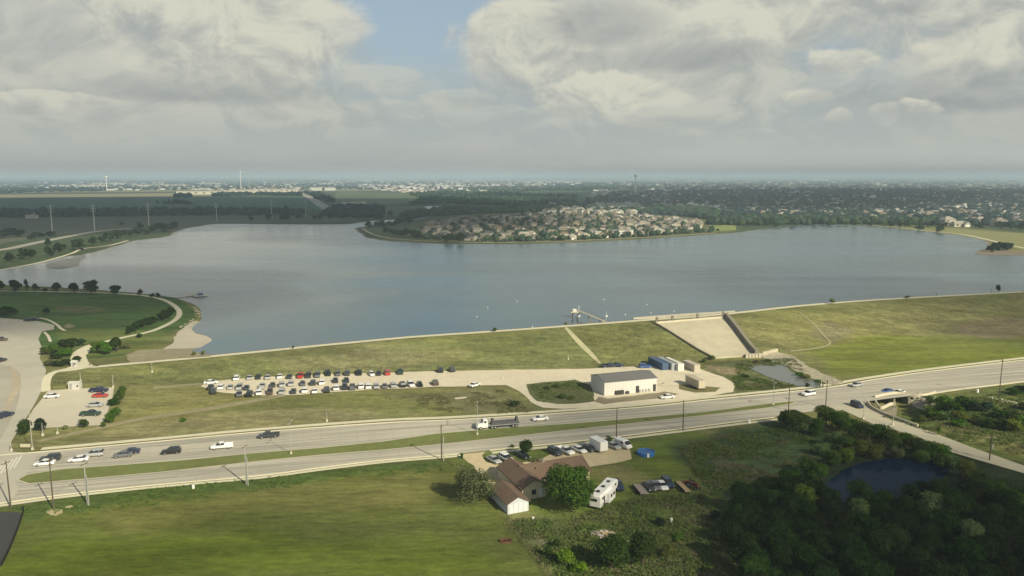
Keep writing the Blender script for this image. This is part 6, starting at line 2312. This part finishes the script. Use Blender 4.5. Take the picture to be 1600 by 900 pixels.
for px, py, rc in [(1480, 352, 'pale'), (1498, 354, 'pale'), (1560, 353, 'tan')]:
    p = P(px, py, 3)
    HPOS.append((p.x, p.y))
    add_house(p.x, p.y, .1, rc, {1480: 'large pale house left of a pair above the right shore meadow', 1498: 'large pale house right of a pair above the right shore meadow', 1560: 'large tan house amid trees above the far right meadow'}[px], None, HWALL2, 1.35, 'large_house')

# trees on the peninsula and the far shores: individuals
ft = []


def far_tree(px, py, h_, ds, grp, mm, w_=None, z=3):
    p = P(px, py, z)
    FART.place(Vector((p.x, p.y, zat(p.x, p.y))), h_, w_, ds, 'tree', grp, mtl=mm)


shore = [(a, b) for a, b in [(576, 355), (590, 354), (597, 355), (609, 353), (618, 352), (640, 349), (603, 363), (613, 366), (620, 368), (632, 370), (636, 365), (645, 371), (655, 372), (700, 378), (720, 379)]]
for i, (a, b) in enumerate(sorted(shore)):
    far_tree(a, b + 1, random.uniform(7, 11), f'dark tree on the peninsula tip, {nth(i)} from its left end', 'trees on the peninsula tip', LEAF_FAR, random.uniform(9, 15))
PEN = []
for x in np.linspace(650, 1120, 74):
    p = P(x + random.uniform(-3, 3), np.interp(x, [650, 760, 850, 950, 1050, 1120], [373, 378, 377.5, 373.5, 367.5, 362.5]) - random.uniform(0, 2.4), 3)
    PEN.append((p.x, p.y))
for _ in range(620):
    s_, t_ = random.uniform(-.0, 1), random.random()
    p = lerp_line(front, s_).lerp(lerp_line(backl, s_), t_)
    if all((p.x - a) ** 2 + (p.y - b) ** 2 > 62 for a, b in HPOS):
        PEN.append((p.x, p.y))
left = [(15, 409, 9, 14), (40, 405, 11, 17), (52, 402, 8, 10), (77, 401, 11, 12), (90, 395, 11, 14), (98, 393, 9, 12), (75, 385, 10, 11), (122, 391, 13, 18), (145, 384, 11, 15), (160, 380, 10, 14), (172, 377, 14, 22), (184, 373, 13, 18), (195, 369, 9, 12), (205, 370, 10, 16), (215, 368, 12, 18), (228, 367, 11, 20), (240, 363, 12, 22), (250, 361, 13, 22),
        (262, 362, 12, 22), (272, 358, 12, 20), (220, 360, 10, 14), (5, 372, 11, 30), (18, 368, 13, 26), (30, 370, 11, 22), (60, 371, 8, 24), (80, 369, 7, 22), (50, 374, 6, 20), (190, 353, 7, 10), (217, 354, 9, 10)]
for i, (a, b, h_, w_) in enumerate(sorted(left)):
    far_tree(a, b, h_ * .8, f'dark tree on the left lake bank beside the highway, {nth(i)} from the left', 'trees on the left bank of the lake', random.choice([LEAF_FAR, LEAF_BLUE]), w_ * .72)
mid = [(420, 343.5), (440, 344.5), (447, 345), (467, 344), (492, 345), (500, 344), (518, 343), (525, 342), (545, 341), (392, 345.5), (610, 339), (590, 341)]
for i, (a, b) in enumerate(sorted(mid)):
    far_tree(a, b, random.uniform(7, 11), f'dark tree on the flat far shore left of the peninsula, {nth(i)} from the left', 'trees on the far shore', LEAF_BLUE, random.uniform(10, 17))
rt = [(x + random.uniform(-4, 4), 353 + random.uniform(-4, 2.0) + max(0, x - 1360) * .05) for x in np.linspace(1115, 1480, 34)] + [(1435, 360.5), (1468, 363.5), (1560, 357), (1580, 358), (1596, 361), (1530, 357)]
for i, (a, b) in enumerate(sorted(rt)):
    far_tree(a, b, random.uniform(6, 11), f'tree lining the far right shore, {nth(i)} from the left', 'trees on the far right shore', random.choice([LEAF_FAR, LEAF_FAR, LEAF_MID, LEAF_DARK]), random.uniform(8, 15))
for i, (a, b, h_, w_) in enumerate([(1548, 394, 6, 10), (1556, 392, 8, 12), (1566, 392, 8, 14), (1575, 391, 7, 12)]):
    far_tree(a, b, h_, f'dark tree on the small spit at the right, {nth(i)} from the left', 'trees on the right spit', LEAF_BLUE, w_)

# ------------------------------------------------------------------ far woods and far houses: uncountable masses
ico = bmesh.new()
bmesh.ops.create_icosphere(ico, subdivisions=1, radius=1)
IV = np.array([v_.co for v_ in ico.verts])
IF = np.array([[v_.index for v_ in f.verts] for f in ico.faces])
ico.free()


def far_points(pxs, n, r, clump=0.0, scale=60):
    poly = [tuple(P(a, b, 3))[:2] for a, b in pxs]
    x0, x1 = min(p[0] for p in poly), max(p[0] for p in poly)
    y0, y1 = min(p[1] for p in poly), max(p[1] for p in poly)
    out = np.zeros((0, 2))
    for _ in range(14):
        # uniform in picture rows rather than in area, so that far parts are not over-filled
        yy = 1 / r.uniform(1 / y1, 1 / y0, n * 4)
        q = np.column_stack([r.uniform(x0, x1, n * 4), yy])
        k_ = inside_sd(q[:, 0], q[:, 1], poly) > 0
        if clump:
            k_ &= fb(q[:, 0], q[:, 1], scale, 5) * .5 + fb(q[:, 0], q[:, 1], scale * 3.3, 9) * .6 > clump
        out = np.concatenate([out, q[k_]])
        if len(out) >= n:
            break
    return out[:n]


def far_woods(name, areas, m_, label, seed, given=None):
    r = np.random.default_rng(seed)
    pts, ss = [], []
    if given is not None:
        pts.append(np.array(given))
        ss.append(np.full(len(given), 3.9))
    for pxs, n, s_, cl_ in areas:
        q = far_points(pxs, n, r, cl_)
        pts.append(q)
        ss.append(np.full(len(q), s_) * (1 + np.clip(q[:, 1] - 2200, 0, 9000) / 4200))
    q = np.concatenate(pts)
    s_ = np.concatenate(ss)
    k_ = np.ones(len(q), bool)
    for hx, hy in ([] if given is not None else HPOS + sub):
        k_ &= (q[:, 0] - hx) ** 2 + (q[:, 1] - hy) ** 2 > 110
    q, s_ = q[k_], s_[k_]
    n = len(q)
    z = hz(q[:, 0], q[:, 1])
    rad = s_ * r.uniform(.55, 1.15, n)
    hh = np.minimum(rad * r.uniform(.7, 1.1, n), 7.5)
    V_ = IV[None] * r.uniform(.72, 1.25, (n, len(IV), 1)) * np.stack([rad, rad, hh], -1)[:, None, :]
    V_[:, :, 2] += hh[:, None] * .75
    V_ += np.stack([q[:, 0], q[:, 1], z], -1)[:, None, :]
    F_ = (IF[None] + (np.arange(n) * len(IV))[:, None, None]).reshape(-1, 3)
    me = bpy.data.meshes.new(name)
    V_ = V_.reshape(-1, 3)
    me.vertices.add(len(V_))
    me.vertices.foreach_set('co', V_.ravel())
    me.loops.add(F_.size)
    me.loops.foreach_set('vertex_index', F_.ravel())
    me.polygons.add(len(F_))
    me.polygons.foreach_set('loop_start', np.arange(len(F_)) * 3)
    me.update()
    me.validate()
    me.materials.append(m_)
    o = bpy.data.objects.new(name, me)
    COL.objects.link(o)
    return tag(o, label, 'woods', kind='stuff')


def farleaf(name, a, b):
    m_, N = new_mat(name)
    g = N.n.new('ShaderNodeNewGeometry').outputs['Position']
    f = N.smooth(N.noise(g, .05, 4, .7), .35, .65)
    finish(m_, N, principled(N, N.mix(f, a, b), 1.0, 0, .1))
    return m_


FW = farleaf('far_foliage', (.005, .019, .025), (.022, .044, .038))
FW2 = farleaf('far_foliage_green', (.011, .030, .024), (.040, .070, .034))
far_woods('left_woods', [([(-500, 341), (0, 340), (250, 337), (470, 335.5), (480, 331), (300, 330), (0, 332), (-500, 336)], 1500, 6, 0), ([(-300, 305), (0, 302.5), (160, 299), (150, 296), (-300, 298)], 700, 7, .4), ([(330, 307), (400, 305.5), (470, 306), (470, 303.5), (340, 304)], 260, 7, 0),
                         ([(270, 310), (300, 309), (300, 306), (275, 306)], 40, 7, 0), ([(240, 318), (300, 320), (285, 312), (262, 315)], 40, 5, .4), ([(500, 340), (600, 341), (598, 325), (560, 322), (525, 325)], 500, 6, .42), ([(500, 314), (525, 316), (500, 303), (475, 301)], 120, 7, .2)],
          FW, 'dark hedgerows and woods across the fields left of the lake', 31)
far_woods('middle_woods', [([(620, 349), (660, 338), (700, 336.5), (760, 334), (900, 331), (1050, 334), (1120, 345), (1120, 330), (900, 322), (780, 328), (690, 330), (640, 336)], 1500, 6.5, .38), ([(640, 321), (700, 318), (790, 324), (900, 320), (900, 309), (800, 304), (700, 300), (640, 304), (660, 312)], 1500, 7, .42),
                           ([(780, 300), (960, 297), (960, 291), (700, 294)], 600, 7, .4), ([(1100, 352), (1200, 352), (1320, 350), (1460, 352), (1480, 345), (1300, 340), (1130, 344)], 800, 6, .4)], FW2, 'mixed green woods behind the peninsula houses', 32)
far_woods('right_woods', [([(1000, 334), (1120, 343), (1300, 347), (1480, 350), (1700, 362), (1900, 365), (1900, 318), (1400, 316), (1000, 316)], 6500, 5.6, .40), ([(900, 320), (1900, 322), (2100, 300), (1200, 296), (960, 302)], 5200, 6.4, .40)], FW, 'wooded suburbs spreading right of the lake', 33)
far_woods('horizon_woods', [([(-900, 300), (900, 296), (2400, 300), (2400, 283), (800, 282), (-900, 283)], 7000, 8, .45)], FW, 'belts of distant trees reaching to the horizon', 34)


far_woods('neighbourhood_trees', [], FW2, 'small garden trees between the houses of the lake peninsula', 35, PEN)


def far_boxes(name, areas, label, seed):
    r = np.random.default_rng(seed)
    mb = MB()
    ms = [ROOFS['pale'], ROOFS['tan'], ROOFS['grey'], HWALL2, WHITE]
    for pxs, n, s_, w_ in areas:
        for x, y in far_points(pxs, n, r, .42, 90):
            k_ = s_ * r.uniform(.7, 1.3) * (1 + max(0, y - 2500) / 9000)
            z = zat(x, y)
            a = r.uniform(0, 3.1)
            hx, hy, hh = 7 * k_, 5 * k_, 5.0
            c_, s2 = math.cos(a), math.sin(a)
            T_ = lambda u, v, ww: (x + u * c_ - v * s2, y + u * s2 + v * c_, z + ww)
            i = r.choice(5, p=w_)
            mb.add([T_(-hx, -hy, 0), T_(hx, -hy, 0), T_(hx, hy, 0), T_(-hx, hy, 0), T_(-hx, -hy, hh), T_(hx, -hy, hh), T_(hx, hy, hh), T_(-hx, hy, hh)], [(0, 1, 5, 4), (1, 2, 6, 5), (2, 3, 7, 6), (3, 0, 4, 7)], HWALL2 if r.random() < .6 else WHITE)
            mb.add([T_(-hx, -hy, hh), T_(hx, -hy, hh), T_(hx, hy, hh), T_(-hx, hy, hh), T_(-hx * .4, 0, hh + 3), T_(hx * .4, 0, hh + 3)], [(0, 1, 5, 4), (1, 2, 5), (2, 3, 4, 5), (3, 0, 4)], ms[i])
    return tag(mb.build(name), label, 'houses', kind='stuff')


far_boxes('distant_suburb', [([(1000, 333), (1900, 345), (1900, 314), (1000, 312)], 800, 1.0, [.22, .2, .4, .12, .06]), ([(920, 309), (1040, 312), (1060, 303), (930, 297)], 190, 1.1, [.3, .4, .1, .15, .05]),
                             ([(1050, 308), (2100, 312), (2100, 296), (1000, 295)], 900, 1.2, [.25, .25, .3, .1, .1]), ([(640, 302), (860, 296), (860, 287), (520, 290)], 760, 1.4, [.3, .25, .1, .15, .2]),
                             ([(-600, 300), (500, 297), (500, 286), (-600, 287)], 480, 1.5, [.25, .15, .15, .15, .3]), ([(500, 290), (2200, 291), (2200, 281), (500, 281)], 1000, 2.4, [.3, .2, .15, .15, .2]), ([(850, 333), (1000, 336), (1000, 318), (860, 320)], 110, 1.0, [.2, .2, .45, .1, .05])],
          'countless distant roofs of the suburbs behind the lake', 41)


def big_building(px, py, L_, Wd, h_, label, m_=WHITE, rz=0.0):
    p = P(px, py, 3)
    o = empty('large_building', (p.x, p.y, zat(p.x, p.y)), rz)
    tag(o, label, 'building', 'large pale buildings in the distance')
    m = MB()
    m.box((0, 0, h_ / 2), (L_, Wd, h_))
    m.build('wall', m_, o)
    m = MB()
    m.box((0, 0, h_ + .4), (L_ + 1, Wd + 1, .8))
    m.box((L_ * .2, 0, h_ + 2.2), (L_ * .3, Wd * .5, 2.8))
    m.build('roof', ROOFS['pale'], o)
    for i in range(6):
        m = MB()
        m.box((-L_ * .42 + i * L_ * .165, -Wd / 2 - .1, h_ * .55), (L_ * .06, .2, h_ * .3))
        m.build('window', GLASS, o)


PALEB = mat('pale_building', (.62, .58, .48), .8, .1, .02)
for a in [(318, 303.5, 190, 60, 12, 'long pale school building left end, above the green field'), (365, 302.5, 150, 70, 14, 'pale school building in the middle above the green field'), (405, 300.5, 170, 80, 14, 'pale school building second from right above the green field'),
          (440, 300, 140, 60, 12, 'pale school building at the right end above the green field'), (498, 297.5, 70, 40, 15, 'white block left of a pair right of the far road'), (514, 297.5, 60, 40, 14, 'white block right of a pair right of the far road'),
          (125, 292, 320, 80, 12, 'low long white building in the far left distance'), (250, 291.5, 420, 70, 12, 'very long pale building left of the water tower'), (170, 289.5, 240, 70, 14, 'pale building by the left water tower'), (325, 289, 200, 70, 14, 'pale building between the two left water towers'),
          (548, 320.5, 42, 20, 7, 'small white farm building amid fields, left of two'), (560, 319.5, 36, 20, 7, 'small white farm building amid fields, right of two'), (50, 341, 16, 10, 5, 'small white farmhouse in the brown field at left'),
          (977, 366.5, 17, 12, 5.5, 'white boat house on the shore among peninsula trees'), (600, 284.5, 600, 120, 14, 'long white warehouse roof near the horizon left of centre'), (720, 285, 500, 120, 14, 'long white warehouse near the horizon at the centre'), (860, 286.5, 700, 120, 14, 'long pale warehouse right of centre near the horizon'),
          (1270, 283, 500, 150, 18, 'pale warehouse near the horizon at the right')]:
    big_building(*a, m_=PALEB if a[0] < 460 else WHITE)


def water_tower(px, ytop, ybase, D, label, R_=7):
    u = (px - 800) / FPX
    x, y = u * D, D
    zt = H + (277 - ytop) / FPX * D
    z0 = zat(x, y)
    o = empty('water_tower', (x, y, z0))
    tag(o, label, 'water tower', 'water towers on the horizon')
    Hh = zt - z0
    m = MB()
    m.tube((0, 0, 0), (0, 0, Hh - R_ * 1.2), R_ * .34, R_ * .26, 12)
    m.build('stem', WHITE, o)
    m = MB()
    n = 14
    prof = [(R_ * .26, Hh - R_ * 1.5), (R_ * .8, Hh - R_ * 1.1), (R_, Hh - R_ * .7), (R_ * .9, Hh - R_ * .3), (R_ * .5, Hh - R_ * .06), (.05, Hh)]
    m.loft([[(r * math.cos(2 * math.pi * i / n), r * math.sin(2 * math.pi * i / n), z) for i in range(n)] for r, z in prof])
    m.build('tank', WHITE, o)


water_tower(380, 268, 280, 3600, 'slim white water tower at the left of centre on the horizon', 5)
water_tower(172, 275, 285, 3900, 'squat white water tower at the far left horizon', 7)
water_tower(991, 273, 283, 3300, 'round-topped white water tower right of centre', 6.5)
water_tower(795, 269, 276, 5200, 'tiny white water tower near the middle of the horizon', 5)
for i, (px, py, h_) in enumerate([(82, 363, 34), (148, 360, 33), (233, 355, 33), (339, 346, 30), (425, 341, 30), (478, 338, 30)]):
    p = P(px, py, 3)
    o = empty('transmission_pole', (p.x, p.y, 3))
    tag(o, f'tall pale transmission pole on the brown field, {nth(i)} from the left', 'power pole', 'transmission poles beyond the lake')
    m = MB()
    m.tube((0, 0, 0), (0, 0, h_), .75, .35, 8)
    m.build('mast', GALV, o)
    for k_ in range(3):
        m = MB()
        m.box((0, 0, h_ - 2 - k_ * 3.4), (6.5, .35, .4), .5)
        m.build('crossarm', GALV, o)

# ------------------------------------------------------------------ air
hzm = MB()
hzm.box((0, 14000, 53.5), (130000, 130000, 117))
hzo = hzm.build('haze')
HM_, N = new_mat('haze_air')
pvn = N.n.new('ShaderNodeVolumePrincipled')
pvn.inputs['Color'].default_value = (0.70, 0.89, 1.0, 1)
pvn.inputs['Density'].default_value = 1.5e-4
pvn.inputs['Anisotropy'].default_value = 0.0
o_ = N.n.new('ShaderNodeOutputMaterial')
N.l.new(pvn.outputs[0], o_.inputs['Volume'])
hzo.data.materials.append(HM_)
tag(hzo, 'pale summer haze over lake and suburbs', 'haze', kind='stuff')

# clouds overhead (out of view): soft lens-shaped volumes that shade parts of the land
CLM, N = new_mat('cloud_vapour')
pvn = N.n.new('ShaderNodeVolumePrincipled')
pvn.inputs['Color'].default_value = (.95, .95, .97, 1)
pvn.inputs['Density'].default_value = 0.0095
o_ = N.n.new('ShaderNodeOutputMaterial')
N.l.new(pvn.outputs[0], o_.inputs['Volume'])
bmc = bmesh.new()
bmesh.ops.create_icosphere(bmc, subdivisions=4, radius=1)
CV = np.array([v_.co for v_ in bmc.verts])
CF = [[v_.index for v_ in f.verts] for f in bmc.faces]
bmc.free()


def cloud(x, y, a, b, label, rz=0.0, h=900, thick=110, wob=.16, seed=1):
    """cloud whose shadow falls on the ground ellipse (x, y; a, b)"""
    k_ = h / math.tan(SUN_EL)
    r = np.random.default_rng(seed)
    ang = np.arctan2(CV[:, 1], CV[:, 0])
    f = 1 + wob * (np.sin(ang * 3 + seed) * .5 + np.sin(ang * 5 + seed * 2) * .35 + np.sin(ang * 9 + seed * 3.1) * .25 + np.sin(ang * 14 + seed) * .12)
    th = thick * (1 + .25 * np.sin(CV[:, 0] * 6 + seed) * np.sin(CV[:, 1] * 7))
    q = np.stack([CV[:, 0] * a * f, CV[:, 1] * b * f, CV[:, 2] * th], -1)
    me = bpy.data.meshes.new('cloud')
    me.from_pydata(q.tolist(), [], CF)
    me.materials.append(CLM)
    o = bpy.data.objects.new('cloud', me)
    COL.objects.link(o)
    o.location = (x + SUN_H.x * k_, y + SUN_H.y * k_, h)
    o.rotation_euler = (0, 0, rz)
    tag(o, label, 'cloud', 'fair-weather clouds overhead', 'stuff')


cloud(-950, 1680, 1050, 1010, 'broad cloud drifting over the left fields', seed=2)
cloud(-330, 450, 215, 118, 'cloud over the park lawn', rz=.12, seed=5, thick=62)
cloud(-150, 1060, 215, 300, 'cloud over the peninsula tip', seed=7, thick=48)
cloud(1350, 2950, 1500, 1250, 'broad cloud over the wooded suburbs', seed=9)
cloud(288, 384, 106, 46, 'cloud over the right end of the dam', rz=.3, seed=11, thick=170)
cloud(102, 134, 68, 48, 'cloud over the lower right woods', rz=.05, seed=14, thick=82, h=700, wob=.12)
cloud(500, 1900, 500, 380, 'cloud over the middle woods', seed=17)
